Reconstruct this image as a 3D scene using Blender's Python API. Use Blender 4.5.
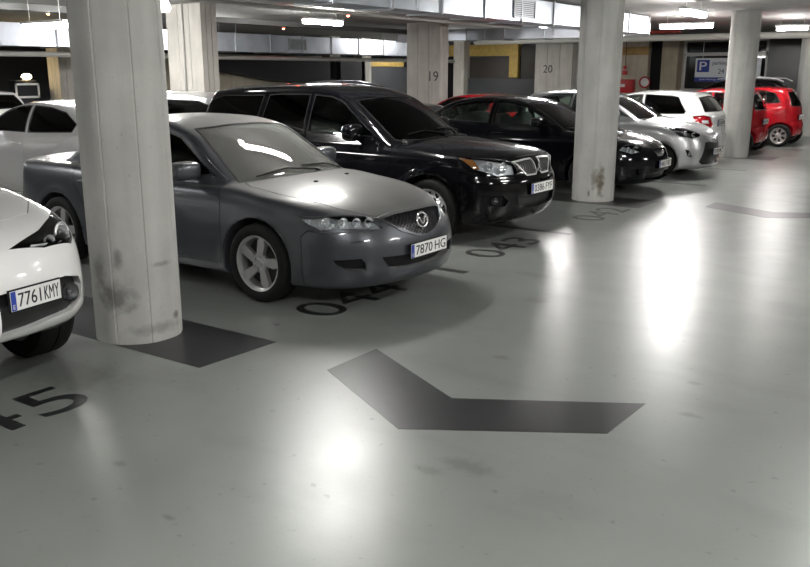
import bpy, bmesh, math, random
from mathutils import Vector, Matrix
for _o in list(bpy.data.objects): bpy.data.objects.remove(_o)
SC=bpy.context.scene; COL=SC.collection
rad=math.radians
# ---------------------------------------------------------------- camera, world, exposure
cam_d=bpy.data.cameras.new('camera'); cam=bpy.data.objects.new('camera',cam_d); COL.objects.link(cam)
cam_d.sensor_width=36; cam_d.lens=850/810*36; cam_d.clip_end=200
cam.location=(0,0,1.84); cam.rotation_euler=(rad(90-14),0,rad(35)); SC.camera=cam
w=bpy.data.worlds.new('world'); SC.world=w; w.use_nodes=True
w.node_tree.nodes['Background'].inputs[0].default_value=(.75,.85,1,1); w.node_tree.nodes['Background'].inputs[1].default_value=.02
SC.view_settings.view_transform='Standard'; SC.view_settings.look='None'; SC.view_settings.gamma=1; SC.view_settings.use_curve_mapping=False
SC.view_settings.exposure=3.35
LAMP_POWER=17.0
#--FIELD
import numpy as np
def pch(pts):
    x=np.array([p[0] for p in pts],float); y=np.array([p[1] for p in pts],float)
    h=np.diff(x); d=np.diff(y)/h; n=len(x); m=np.zeros(n)
    m[0]=d[0]; m[-1]=d[-1]
    for i in range(1,n-1):
        if d[i-1]*d[i]>0:
            w1=2*h[i]+h[i-1]; w2=h[i]+2*h[i-1]; m[i]=(w1+w2)/(w1/d[i-1]+w2/d[i])
    def f(t,der=False):
        t=np.clip(t,x[0],x[-1]); i=np.clip(np.searchsorted(x,t)-1,0,n-2)
        hh=h[i]; s=(t-x[i])/hh; s2=s*s; s3=s2*s
        v=y[i]*(2*s3-3*s2+1)+hh*m[i]*(s3-2*s2+s)+y[i+1]*(-2*s3+3*s2)+hh*m[i+1]*(s3-s2)
        if not der: return v
        dv=(y[i]*(6*s2-6*s)+y[i+1]*(6*s-6*s2))/hh+m[i]*(3*s2-4*s+1)+m[i+1]*(3*s2-2*s)
        return v,dv
    return f
def smax(a,b,k):
    h=np.clip(.5+.5*(a-b)/k,0,1); return b*(1-h)+a*h+k*h*(1-h)
def smin(a,b,k): return -smax(-a,-b,k)
class Shape:
    """car body as a blended solid: u runs back from the nose, y across, z up"""
    def __init__(s,P):
        s.P=P
        for k in ('zt','cr','w','dw','nose','nplan','tail','tplan','zb','zr','wg','tp'): setattr(s,k,pch(P[k]))
        s.gc=pch(P['gc'])
    def __call__(s,u,y,z,arch=True):
        P=s.P; W=P['W']; L=P['L']; ay=np.abs(y)
        zt,dz=s.zt(u,True)
        B=(z-(zt-s.cr(u)*(ay/W)**2.4))/np.sqrt(1+np.minimum(dz*dz,9))
        wid=s.w(u)-s.dw(z)
        for (uw,ra,fl) in P['arches']:
            r=np.sqrt((u-uw)**2+(z-P['R'])**2); wid=wid+fl*np.exp(-((r-ra-.01)/.045)**2)
        for (fn) in P.get('bulge',()): wid=wid+fn(u,z)
        B=smax(B,ay-wid,P.get('ks',.06))
        n,dn=s.nose(z,True); q,dq=s.nplan(ay,True)
        B=smax(B,(n+q-u)/np.sqrt(1+np.minimum(dn*dn,6)+np.minimum(dq*dq,9)),P.get('kn',.035))
        n,dn=s.tail(z,True); q,dq=s.tplan(ay,True)
        B=smax(B,(u-(L-n-q))/np.sqrt(1+np.minimum(dn*dn,6)+np.minimum(dq*dq,9)),P.get('kt',.04))
        B=smax(B,s.zb(u)-z,.03)
        for fn in P.get('bodyop',()): B=fn(B,u,ay,z)
        ue=u-s.gc(u)*ay*ay
        zr,dz=s.zr(ue,True)
        G=(z-(zr-P['rc']*(ay/.6)**2.2))/np.sqrt(1+np.minimum(dz*dz,9))
        G=smax(G,ay-s.wg(z)*s.tp(u),P.get('kg',.05))
        G=smax(smax(G,.35-z,.02),P['zr'][0][0]+.05-u,.02)
        n,dn=s.tail(z,True); G=smax(G,(u-(L-n-q))/np.sqrt(1+np.minimum(dn*dn,6)+np.minimum(dq*dq,9)),P.get('kt',.04))
        F=smin(B,G,P.get('kj',.02))
        if arch:
            for (uw,ra,fl) in P['arches']:
                r=np.sqrt((u-uw)**2+(z-P['R'])**2)
                F=smax(F,-np.maximum(r-ra,(W-.30)-ay),.012)
        return F
def nets(V,lo,h):
    nx,ny,nz=V.shape; I=V<0
    c=[(0,0,0),(1,0,0),(0,1,0),(1,1,0),(0,0,1),(1,0,1),(0,1,1),(1,1,1)]
    sl=lambda A,d: A[d[0]:nx-1+d[0],d[1]:ny-1+d[1],d[2]:nz-1+d[2]]
    s=sum(sl(I,d).astype(np.int8) for d in c); act=(s>0)&(s<8)
    ci=np.argwhere(act); idx=-np.ones(act.shape,int); idx[act]=np.arange(len(ci))
    vals=np.stack([V[ci[:,0]+d[0],ci[:,1]+d[1],ci[:,2]+d[2]] for d in c],1)
    P=np.zeros((len(ci),3)); cnt=np.zeros(len(ci))
    for a in range(8):
        for b in range(a+1,8):
            da=np.array(c[a]); db=np.array(c[b])
            if abs(da-db).sum()!=1: continue
            va,vb=vals[:,a],vals[:,b]; m=(va<0)!=(vb<0)
            t=np.where(m,va/np.where(m,va-vb,1),0)
            P[m]+=da+(db-da)*t[m,None]; cnt[m]+=1
    P=(ci+P/cnt[:,None])*h+np.array(lo)
    Q=[]
    for ax in range(3):
        o=[(0,-1,-1),(0,0,-1),(0,0,0),(0,-1,0)] if ax==0 else [(-1,0,-1),(-1,0,0),(0,0,0),(0,0,-1)] if ax==1 else [(-1,-1,0),(0,-1,0),(0,0,0),(-1,0,0)]
        A=np.take(I,range(0,I.shape[ax]-1),ax); Bn=np.take(I,range(1,I.shape[ax]),ax)
        for flip,M in ((False,A&~Bn),(True,~A&Bn)):
            e=np.argwhere(M)
            if not len(e): continue
            q=np.stack([idx[tuple((e+np.array(d)).T)] for d in o],1)
            Q.append(q[:,::-1] if flip else q)
    return P,np.concatenate(Q)
def grad(F,p,e=.003):
    g=np.stack([F(p[:,0]+e*(i==0),p[:,1]+e*(i==1),p[:,2]+e*(i==2))-F(p[:,0]-e*(i==0),p[:,1]-e*(i==1),p[:,2]-e*(i==2)) for i in range(3)],1)/(2*e)
    return g
def settle(F,p,h,it=3):
    for _ in range(it):
        v=F(p[:,0],p[:,1],p[:,2]); g=grad(F,p); d=-(v/np.maximum((g*g).sum(1),.2))[:,None]*g
        l=np.linalg.norm(d,axis=1,keepdims=True); p=p+d*np.minimum(1,.5*h/np.maximum(l,1e-9))
    return p
#--END
MAZDA=dict(W=.89,L=4.80,R=.326,
 zt=[(0,.60),(.06,.705),(.15,.76),(.35,.835),(.7,.91),(1.05,.96),(1.35,.98),(2,.965),(3.0,.98),(3.7,1.01),(4.2,1.01),(4.6,.99),(4.80,.96)],
 cr=[(0,.06),(.4,.09),(1.0,.11),(1.5,.08),(3.5,.06),(4.80,.08)],
 w=[(0,.885),(1,.89),(2.5,.89),(3.8,.88),(4.80,.84)],
 dw=[(.1,.10),(.2,.045),(.3,.015),(.42,.005),(.6,0),(.72,.006),(.85,.03),(.95,.07),(1.05,.13)],
 nose=[(.1,.16),(.17,.09),(.24,.03),(.32,.005),(.42,0),(.52,.012),(.62,.045),(.70,.10),(.78,.25),(.9,.55)],
 nplan=[(0,0),(.2,.012),(.4,.055),(.55,.115),(.67,.20),(.76,.31),(.83,.46),(.87,.65),(.9,1.0)],
 tail=[(.15,.12),(.3,.03),(.45,0),(.65,.02),(.8,.05),(1.0,.09),(1.1,.12)],
 tplan=[(0,0),(.4,.04),(.6,.11),(.73,.2),(.82,.34),(.88,.6)],
 zb=[(0,.20),(.35,.19),(4.2,.2),(4.80,.26)],
 zr=[(.6,.62),(1.22,.93),(1.45,1.065),(1.75,1.235),(1.97,1.35),(2.12,1.395),(2.5,1.445),(2.8,1.448),(3.2,1.405),(3.4,1.345),(3.9,1.085),(4.3,.85)],
 gc=[(1.0,.30),(1.9,.22),(2.5,0),(3.2,-.1),(4,-.18)],
 rc=.045, wg=[(.7,.83),(.95,.775),(1.1,.73),(1.25,.668),(1.37,.61),(1.46,.545)],
 tp=[(1,.98),(2,1),(2.8,1),(3.6,.9),(4.3,.8)],
 arches=[(1.09,.372,.012),(3.77,.372,.012)])
STELVIO=dict(W=.95,L=4.69,R=.365,ks=.08,
 zt=[(0,.60),(.04,.80),(.10,.90),(.3,1.02),(.6,1.11),(1.0,1.17),(1.4,1.18),(2,1.06),(3.5,1.10),(4.3,1.12),(4.69,1.08)],
 cr=[(0,.05),(.4,.09),(1.0,.08),(1.5,.06),(3.5,.06),(4.69,.08)],
 w=[(0,.94),(1,.95),(2.5,.935),(3.6,.95),(4.69,.90)],
 dw=[(.1,.12),(.22,.06),(.32,.03),(.45,.012),(.65,0),(.8,.006),(.92,.035),(1.05,.09),(1.15,.15)],
 nose=[(.28,.26),(.36,.13),(.42,.05),(.48,.01),(.56,0),(.66,.004),(.76,.02),(.88,.07),(.98,.22),(1.1,.6)],
 nplan=[(0,0),(.3,.015),(.5,.06),(.65,.115),(.76,.19),(.84,.29),(.89,.40),(.93,.58),(.95,.9)],
 tail=[(.2,.1),(.4,.02),(.6,0),(.9,.06),(1.1,.12),(1.4,.42),(1.65,.75)],
 tplan=[(0,0),(.4,.04),(.6,.1),(.75,.2),(.85,.34),(.93,.6)],
 zb=[(0,.40),(.25,.36),(.55,.26),(4.2,.24),(4.69,.32)],
 zr=[(.7,.70),(1.45,1.04),(1.75,1.21),(2.1,1.42),(2.35,1.54),(2.55,1.60),(2.9,1.645),(3.3,1.65),(4.0,1.60),(4.4,1.54)],
 gc=[(1.0,.25),(1.9,.2),(2.5,0),(4,-.1)],
 rc=.05, wg=[(.8,.90),(1.05,.83),(1.25,.77),(1.45,.70),(1.6,.62),(1.68,.56)],
 tp=[(1,.98),(2,1),(3,1),(4.0,.94),(4.6,.86)],
 arches=[(.90,.41,.02),(3.72,.41,.02)])
OUTL=dict(W=.90,L=4.86,R=.352,ks=.05,
 zt=[(0,.66),(.03,.86),(.08,.92),(.2,.965),(.5,1.025),(.9,1.075),(1.25,1.10),(2,1.06),(3.5,1.08),(4.3,1.10),(4.86,1.06)],
 cr=[(0,.06),(.3,.08),(1.0,.10),(1.5,.09),(3.5,.05),(4.86,.06)],
 w=[(0,.89),(1,.90),(2.5,.89),(3.6,.90),(4.86,.86)],
 dw=[(.1,.10),(.22,.05),(.34,.025),(.45,.01),(.62,.0),(.8,.005),(.92,.02),(1.02,.06),(1.12,.11)],
 nose=[(.14,.20),(.24,.11),(.32,.05),(.42,.012),(.55,0),(.68,.01),(.76,.045),(.86,.07),(.94,.14),(1.05,.4)],
 nplan=[(0,0),(.2,.01),(.4,.045),(.55,.10),(.68,.18),(.77,.28),(.84,.42),(.88,.62),(.9,.95)],
 tail=[(.2,.1),(.4,.02),(.6,0),(.9,.03),(1.1,.05),(1.4,.17),(1.65,.33)],
 tplan=[(0,0),(.4,.03),(.6,.08),(.73,.17),(.82,.3),(.88,.5)],
 zb=[(0,.27),(.4,.25),(4.2,.27),(4.86,.36)],
 zr=[(.6,.68),(1.22,1.05),(1.5,1.22),(1.85,1.44),(2.02,1.53),(2.2,1.60),(2.5,1.665),(3.0,1.70),(3.6,1.69),(4.3,1.655),(4.8,1.60)],
 gc=[(1.0,.25),(1.9,.2),(2.5,0),(4,-.1)],
 rc=.045, wg=[(.8,.87),(1.05,.815),(1.25,.765),(1.45,.695),(1.6,.63),(1.68,.58)],
 tp=[(1,.98),(2,1),(3,1),(4.0,.98),(4.8,.94)],
 arches=[(.93,.405,.03),(3.66,.405,.03)])
LEON=dict(W=.884,L=4.32,R=.316,ks=.09,kn=.06,
 zt=[(0,.58),(.05,.69),(.14,.76),(.35,.85),(.7,.93),(1.0,.985),(1.3,1.0),(2,.97),(3.0,1.0),(3.8,1.05),(4.32,1.02)],
 cr=[(0,.06),(.4,.10),(1.0,.12),(1.5,.08),(3.5,.06),(4.32,.08)],
 w=[(0,.88),(1,.884),(2.5,.875),(3.4,.884),(4.32,.82)],
 dw=[(.1,.10),(.2,.05),(.3,.02),(.45,.005),(.6,0),(.75,.008),(.88,.04),(.98,.08),(1.1,.15)],
 nose=[(.1,.18),(.18,.09),(.26,.03),(.36,.003),(.45,0),(.55,.015),(.64,.05),(.72,.11),(.82,.28),(.95,.6)],
 nplan=[(0,0),(.2,.015),(.4,.07),(.55,.145),(.67,.24),(.76,.35),(.83,.5),(.87,.7),(.89,1.0)],
 tail=[(.15,.12),(.3,.03),(.45,0),(.7,.03),(.9,.08),(1.1,.25),(1.25,.5),(1.4,.85)],
 tplan=[(0,0),(.4,.05),(.6,.13),(.73,.24),(.82,.4),(.87,.65)],
 zb=[(0,.19),(.35,.18),(3.9,.2),(4.32,.28)],
 zr=[(.55,.62),(1.12,.94),(1.4,1.1),(1.75,1.275),(1.95,1.355),(2.15,1.405),(2.5,1.45),(2.85,1.455),(3.4,1.41),(3.9,1.31),(4.15,1.2)],
 gc=[(1.0,.28),(1.9,.2),(2.5,0),(4,-.15)],
 rc=.045, wg=[(.7,.84),(.95,.79),(1.1,.745),(1.25,.68),(1.38,.60),(1.47,.53)],
 tp=[(1,.98),(2,1),(2.8,1),(3.6,.92),(4.2,.82)],
 arches=[(.90,.355,.015),(3.478,.355,.015)])
YARIS=dict(W=.848,L=3.95,R=.30,ks=.07,
 zt=[(0,.62),(.05,.76),(.12,.83),(.3,.90),(.6,.97),(.9,1.02),(1.15,1.04),(2,.98),(3.0,1.02),(3.95,1.0)],
 cr=[(0,.07),(.4,.11),(1.0,.12),(1.5,.08),(3.5,.06),(3.95,.08)],
 w=[(0,.845),(1,.848),(2.5,.84),(3.2,.848),(3.95,.79)],
 dw=[(.1,.10),(.2,.05),(.3,.02),(.45,.005),(.6,0),(.75,.006),(.9,.03),(1.0,.07),(1.1,.13)],
 nose=[(.1,.14),(.18,.05),(.25,.01),(.36,0),(.5,.01),(.6,.03),(.70,.06),(.78,.11),(.88,.27),(1.0,.55)],
 nplan=[(0,0),(.2,.015),(.4,.07),(.55,.14),(.65,.22),(.73,.32),(.79,.46),(.83,.63),(.85,.9)],
 tail=[(.15,.12),(.3,.03),(.45,0),(.7,.02),(.9,.05),(1.1,.12),(1.4,.38)],
 tplan=[(0,0),(.4,.05),(.6,.13),(.7,.22),(.78,.36),(.83,.6)],
 zb=[(0,.17),(.35,.17),(3.6,.2),(3.95,.28)],
 zr=[(.45,.66),(1.0,.98),(1.3,1.16),(1.65,1.345),(1.85,1.42),(2.05,1.465),(2.4,1.50),(2.8,1.505),(3.3,1.47),(3.75,1.39),(3.9,1.33)],
 gc=[(1.0,.28),(1.9,.2),(2.5,0),(4,-.12)],
 rc=.045, wg=[(.7,.81),(.95,.765),(1.15,.715),(1.3,.66),(1.42,.59),(1.52,.53)],
 tp=[(1,.98),(2,1),(2.8,1),(3.5,.94),(3.95,.87)],
 arches=[(.80,.34,.012),(3.31,.34,.012)])
FABIA=dict(W=.866,L=3.99,R=.30,ks=.05,
 zt=[(0,.60),(.05,.74),(.12,.80),(.3,.87),(.6,.93),(.9,.97),(1.2,.98),(2,.94),(3.0,.98),(3.99,.98)],
 cr=[(0,.06),(.4,.08),(1.0,.1),(1.5,.07),(3.5,.04),(3.99,.05)],
 w=[(0,.86),(1,.866),(2.5,.86),(3.2,.866),(3.99,.83)],
 dw=[(.1,.10),(.2,.05),(.3,.02),(.45,.005),(.6,0),(.75,.0),(.85,.02),(.95,.06),(1.05,.11)],
 nose=[(.1,.14),(.18,.05),(.25,.01),(.36,0),(.5,.01),(.6,.02),(.70,.04),(.78,.1),(.88,.27),(1.0,.55)],
 nplan=[(0,0),(.2,.01),(.4,.04),(.55,.09),(.65,.15),(.73,.23),(.8,.36),(.84,.53),(.87,.8)],
 tail=[(.15,.14),(.26,.05),(.38,.0),(.55,.0),(.66,.035),(.8,.045),(.97,.06),(1.05,.11),(1.2,.22),(1.42,.42)],
 tplan=[(0,0),(.4,.03),(.6,.075),(.7,.13),(.78,.22),(.83,.36),(.86,.6)],
 zb=[(0,.17),(.35,.17),(3.6,.2),(3.99,.27)],
 zr=[(.45,.60),(1.05,.92),(1.35,1.09),(1.7,1.28),(1.9,1.36),(2.1,1.41),(2.5,1.46),(2.9,1.465),(3.4,1.43),(3.75,1.385),(3.95,1.34)],
 gc=[(1.0,.28),(1.9,.2),(2.5,0),(4,-.08)],
 rc=.04, wg=[(.7,.82),(.95,.785),(1.15,.735),(1.3,.68),(1.4,.62),(1.47,.56)],
 tp=[(1,.98),(2,1),(2.8,1),(3.5,.96),(3.95,.9)],
 arches=[(.82,.34,.012),(3.29,.34,.012)])
AYGO=dict(W=.808,L=3.41,R=.28,ks=.08,
 zt=[(0,.60),(.05,.74),(.12,.80),(.3,.88),(.6,.95),(.85,.99),(1.1,1.0),(2,.98),(2.8,1.03),(3.41,1.0)],
 cr=[(0,.06),(.4,.1),(1.0,.1),(1.5,.08),(3.2,.05),(3.41,.06)],
 w=[(0,.80),(1,.808),(2.0,.80),(2.8,.808),(3.41,.77)],
 dw=[(.1,.08),(.2,.04),(.3,.015),(.45,.003),(.6,0),(.75,.006),(.9,.03),(1.0,.07),(1.1,.12)],
 nose=[(.1,.12),(.18,.05),(.25,.01),(.36,0),(.5,.01),(.6,.03),(.70,.06),(.78,.12),(.88,.29),(1.0,.55)],
 nplan=[(0,0),(.2,.015),(.4,.07),(.55,.14),(.65,.24),(.72,.35),(.77,.5),(.8,.75)],
 tail=[(.15,.12),(.26,.04),(.38,.0),(.52,.0),(.62,.03),(.8,.05),(1.0,.08),(1.2,.17),(1.42,.33)],
 tplan=[(0,0),(.4,.04),(.55,.09),(.66,.18),(.73,.28),(.78,.42),(.8,.6)],
 zb=[(0,.17),(.35,.17),(3.0,.2),(3.41,.27)],
 zr=[(.4,.64),(.95,.98),(1.25,1.15),(1.55,1.31),(1.75,1.385),(1.95,1.43),(2.3,1.465),(2.7,1.46),(3.1,1.42),(3.35,1.36)],
 gc=[(1.0,.28),(1.9,.2),(2.5,0),(3.4,-.1)],
 rc=.04, wg=[(.7,.77),(.95,.73),(1.15,.685),(1.3,.63),(1.4,.575),(1.47,.52)],
 tp=[(1,.98),(2,1),(2.6,1),(3.1,.95),(3.41,.88)],
 arches=[(.70,.32,.012),(3.04,.32,.012)])
# ---------------------------------------------------------------- materials
MATS={}
def mat(name,col,rough=.5,metal=0,noise=None,spec=.5,coat=0,coat_rough=.05,emit=None,bump=None):
    if name in MATS: return MATS[name]
    m=bpy.data.materials.new(name); m.use_nodes=True; MATS[name]=m
    nt=m.node_tree; b=nt.nodes['Principled BSDF']; L=nt.links
    c=tuple(col)+(1,) if len(col)==3 else col
    b.inputs['Base Color'].default_value=c; b.inputs['Roughness'].default_value=rough; b.inputs['Metallic'].default_value=metal
    b.inputs['Specular IOR Level'].default_value=spec; b.inputs['Coat Weight'].default_value=coat; b.inputs['Coat Roughness'].default_value=coat_rough
    if emit:
        b.inputs['Emission Color'].default_value=tuple(emit[0])+(1,); b.inputs['Emission Strength'].default_value=emit[1]
    if noise or bump:
        tc=nt.nodes.new('ShaderNodeTexCoord')
    if noise:
        sc,amt=noise[:2]; n=nt.nodes.new('ShaderNodeTexNoise'); n.inputs['Scale'].default_value=sc; n.inputs['Detail'].default_value=6
        L.new(tc.outputs['Object'],n.inputs['Vector'])
        mx=nt.nodes.new('ShaderNodeMix'); mx.data_type='RGBA'
        mx.inputs[6].default_value=tuple(max(0,x*(1-amt)) for x in col[:3])+(1,); mx.inputs[7].default_value=tuple(min(1,x*(1+amt)) for x in col[:3])+(1,)
        L.new(n.outputs['Fac'],mx.inputs[0]); L.new(mx.outputs[2],b.inputs['Base Color'])
    if bump:
        n2=nt.nodes.new('ShaderNodeTexNoise'); n2.inputs['Scale'].default_value=bump[0]; L.new(tc.outputs['Object'],n2.inputs['Vector'])
        bp=nt.nodes.new('ShaderNodeBump'); bp.inputs['Strength'].default_value=bump[1]; bp.inputs['Distance'].default_value=.02
        L.new(n2.outputs['Fac'],bp.inputs['Height']); L.new(bp.outputs['Normal'],b.inputs['Normal'])
    return m
def glass(name,tint=(.75,.8,.78),rough=.0,dust=0):
    if name in MATS: return MATS[name]
    m=bpy.data.materials.new(name); m.use_nodes=True; MATS[name]=m; nt=m.node_tree; nt.nodes.clear(); L=nt.links
    o=nt.nodes.new('ShaderNodeOutputMaterial'); t=nt.nodes.new('ShaderNodeBsdfTransparent'); g=nt.nodes.new('ShaderNodeBsdfGlossy')
    f=nt.nodes.new('ShaderNodeFresnel'); f.inputs[0].default_value=1.45; mx=nt.nodes.new('ShaderNodeMixShader')
    t.inputs[0].default_value=tuple(tint)+(1,); g.inputs['Roughness'].default_value=rough
    L.new(f.outputs[0],mx.inputs[0]); L.new(t.outputs[0],mx.inputs[1]); L.new(g.outputs[0],mx.inputs[2]); out=mx
    if dust:
        d=nt.nodes.new('ShaderNodeBsdfDiffuse'); d.inputs[0].default_value=(.62,.62,.58,1)
        tc=nt.nodes.new('ShaderNodeTexCoord'); mp=nt.nodes.new('ShaderNodeMapping'); mp.inputs['Scale'].default_value=(2.2,5,2.2)
        n=nt.nodes.new('ShaderNodeTexNoise'); n.inputs['Scale'].default_value=2.2; n.inputs['Detail'].default_value=9; n.inputs['Distortion'].default_value=1.6
        r=nt.nodes.new('ShaderNodeMapRange'); r.inputs[1].default_value=.3; r.inputs[2].default_value=.8; r.inputs[3].default_value=dust*.75; r.inputs[4].default_value=dust*1.3
        L.new(tc.outputs['Object'],mp.inputs[0]); L.new(mp.outputs[0],n.inputs['Vector']); L.new(n.outputs['Fac'],r.inputs[0])
        m2=nt.nodes.new('ShaderNodeMixShader'); L.new(r.outputs[0],m2.inputs[0]); L.new(mx.outputs[0],m2.inputs[1]); L.new(d.outputs[0],m2.inputs[2]); out=m2
    L.new(out.outputs[0],o.inputs[0]); return m
def paint(name,col,rough=.3,metal=.0,coat=1.0,dust=0,dustcol=(.42,.41,.38)):
    """car paint; dust settles on the upward faces"""
    if name in MATS: return MATS[name]
    m=mat(name,col,rough,metal,coat=coat,coat_rough=.04,spec=.15); nt=m.node_tree; b=nt.nodes['Principled BSDF']; L=nt.links
    if dust:
        ge=nt.nodes.new('ShaderNodeNewGeometry'); sp=nt.nodes.new('ShaderNodeSeparateXYZ'); L.new(ge.outputs['Normal'],sp.inputs[0])
        r=nt.nodes.new('ShaderNodeMapRange'); r.inputs[1].default_value=.80; r.inputs[2].default_value=.985; L.new(sp.outputs['Z'],r.inputs[0])
        tc=nt.nodes.new('ShaderNodeTexCoord'); n=nt.nodes.new('ShaderNodeTexNoise'); n.inputs['Scale'].default_value=3.5; n.inputs['Detail'].default_value=8
        L.new(tc.outputs['Object'],n.inputs['Vector'])
        mu=nt.nodes.new('ShaderNodeMath'); mu.operation='MULTIPLY'; L.new(r.outputs[0],mu.inputs[0])
        r2=nt.nodes.new('ShaderNodeMapRange'); r2.inputs[1].default_value=.2; r2.inputs[2].default_value=.8; r2.inputs[3].default_value=dust*.7; r2.inputs[4].default_value=dust
        L.new(n.outputs['Fac'],r2.inputs[0]); L.new(r2.outputs[0],mu.inputs[1])
        mx=nt.nodes.new('ShaderNodeMix'); mx.data_type='RGBA'; mx.inputs[6].default_value=tuple(col)+(1,); mx.inputs[7].default_value=tuple(dustcol)+(1,)
        L.new(mu.outputs[0],mx.inputs[0]); L.new(mx.outputs[2],b.inputs['Base Color'])
        r3=nt.nodes.new('ShaderNodeMapRange'); r3.inputs[3].default_value=coat; r3.inputs[4].default_value=coat*.25; L.new(mu.outputs[0],r3.inputs[0]); L.new(r3.outputs[0],b.inputs['Coat Weight'])
        r4=nt.nodes.new('ShaderNodeMapRange'); r4.inputs[3].default_value=metal; r4.inputs[4].default_value=0; L.new(mu.outputs[0],r4.inputs[0]); L.new(r4.outputs[0],b.inputs['Metallic'])
    return m
TRIM=mat('black_plastic',(.006,.006,.007),.5,spec=.25); RUBBER=mat('tyre_rubber',(.008,.008,.008),.8,bump=(60,.2),spec=.25); CHROME=mat('chrome',(.82,.82,.83),.18,.8)
ALLOY=mat('alloy',(.50,.50,.50),.38,.7,noise=(9,.25)); ALLOY_D=mat('dark_steel',(.025,.025,.025),.5,.5); FABRIC=mat('seat_fabric',(.09,.09,.095),.9,noise=(40,.3))
CLEAR=glass('lamp_lens_clear',(.92,.94,.95)); TINT=glass('window_tint',(.80,.86,.83)); DARKG=glass('privacy_glass',(.12,.125,.12))
REDL=mat('red_lamp_plastic',(.35,.006,.012),.15,coat=1); AMBER=mat('amber_lamp_plastic',(.75,.28,.03),.2,coat=1); WHITEP=mat('plate_white',(.78,.78,.76),.4); BLUEP=mat('plate_blue',(.02,.05,.35),.4); BLACKP=mat('plate_black',(.01,.01,.012),.5)
CABIN=mat('cabin_trim',(.045,.045,.048),.8); MIRROR=mat('mirror_glass',(.7,.72,.74),.03,1)
# ---------------------------------------------------------------- mesh helpers
def link(name,me,m=None,parent=None,smooth=None):
    o=bpy.data.objects.new(name,me); COL.objects.link(o)
    if m is not None:
        me.materials.clear()
        for x in (m if isinstance(m,(list,tuple)) else [m]): me.materials.append(x)
    if parent is not None: o.parent=parent
    if smooth is not None:
        me.polygons.foreach_set('use_smooth',[True]*len(me.polygons)); me.set_sharp_from_angle(angle=rad(smooth))
    return o
def from_bm(bm,name='m'):
    bmesh.ops.recalc_face_normals(bm,faces=bm.faces[:]); me=bpy.data.meshes.new(name); bm.to_mesh(me); bm.free(); return me
def obj(name,bm,m,parent=None,smooth=35): return link(name,from_bm(bm,name),m,parent,smooth)
def box(bm,x0,y0,z0,x1,y1,z1,bevel=0,seg=2):
    r=bmesh.ops.create_cube(bm,size=1,matrix=Matrix.Translation(((x0+x1)/2,(y0+y1)/2,(z0+z1)/2))@Matrix.Diagonal((abs(x1-x0),abs(y1-y0),abs(z1-z0),1)))
    if bevel:
        vs=r['verts']; es={e for v in vs for e in v.link_edges}
        bmesh.ops.bevel(bm,geom=list(es),offset=bevel,segments=seg,affect='EDGES',profile=.6)
    return r['verts']
def tube(bm,pts,r,n=10,closed=False):
    pts=[Vector(p) for p in pts]; N=len(pts); rings=[]
    up=None
    for i,p in enumerate(pts):
        a=pts[(i-1)%N] if (closed or i>0) else p; b=pts[(i+1)%N] if (closed or i<N-1) else p
        t=(b-a).normalized()
        if up is None: up=Vector((0,0,1)) if abs(t.z)<.9 else Vector((1,0,0))
        s=t.cross(up); s=s.normalized() if s.length>1e-6 else t.orthogonal().normalized(); q=s.cross(t).normalized(); up=q
        rr=r[i] if isinstance(r,(list,tuple)) else r
        rings.append([bm.verts.new(p+s*rr*math.cos(2*math.pi*k/n)+q*rr*math.sin(2*math.pi*k/n)) for k in range(n)])
    for i in range(N if closed else N-1):
        A,B=rings[i],rings[(i+1)%N]
        for k in range(n): bm.faces.new((A[k],A[(k+1)%n],B[(k+1)%n],B[k]))
    if not closed: bm.faces.new(rings[0]); bm.faces.new(rings[-1][::-1])
def lathe(bm,prof,n=40,axis='Y',M=None,caps=False):
    rings=[]
    for (r,h) in prof:
        ring=[]
        for k in range(n):
            a=2*math.pi*k/n; c,s=r*math.cos(a),r*math.sin(a)
            v=Vector((c,h,s)) if axis=='Y' else Vector((c,s,h)) if axis=='Z' else Vector((h,c,s))
            ring.append(bm.verts.new(M@v if M else v))
        rings.append(ring)
    for A,B in zip(rings,rings[1:]):
        for k in range(n): bm.faces.new((A[k],A[(k+1)%n],B[(k+1)%n],B[k]))
    if caps: bm.faces.new(rings[0]); bm.faces.new(rings[-1])
def blob(bm,c,rx,ry,rz,e=.6,n=20,M=None):
    """superellipsoid"""
    f=lambda t:math.copysign(abs(t)**e,t); rows=[]
    for i in range(n//2+1):
        p=-math.pi/2+math.pi*i/(n//2)
        row=[]
        for k in range(n if 0<i<n//2 else 1):
            a=2*math.pi*k/n; v=Vector((rx*f(math.cos(p))*f(math.cos(a)),ry*f(math.cos(p))*f(math.sin(a)),rz*f(math.sin(p))))
            row.append(bm.verts.new(Vector(c)+(M@v if M else v)))
        rows.append(row)
    for A,B in zip(rows,rows[1:]):
        for k in range(n):
            q=[A[k%len(A)],A[(k+1)%len(A)],B[(k+1)%len(B)],B[k%len(B)]]
            u=[]; [u.append(v) for v in q if v not in u]
            if len(u)>2: bm.faces.new(u)
def text_mesh(s,h,w=None,depth=.001,name='lettering'):
    cu=bpy.data.curves.new('t','FONT'); cu.body=s; cu.size=1; cu.extrude=.5; cu.align_x='CENTER'; cu.resolution_u=4
    o=bpy.data.objects.new('t',cu); COL.objects.link(o); dg=bpy.context.evaluated_depsgraph_get(); me=bpy.data.meshes.new_from_object(o.evaluated_get(dg)); bpy.data.objects.remove(o)
    n=len(me.vertices); co=np.zeros(n*3); me.vertices.foreach_get('co',co); co=co.reshape(-1,3)
    lo,hi=co.min(0),co.max(0); co-=(lo+hi)/2; k=h/(hi[1]-lo[1]); kx=w/(hi[0]-lo[0]) if w else k
    co*=np.array([kx,k,depth]); me.vertices.foreach_set('co',co.ravel()); me.name=name; return me
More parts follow.
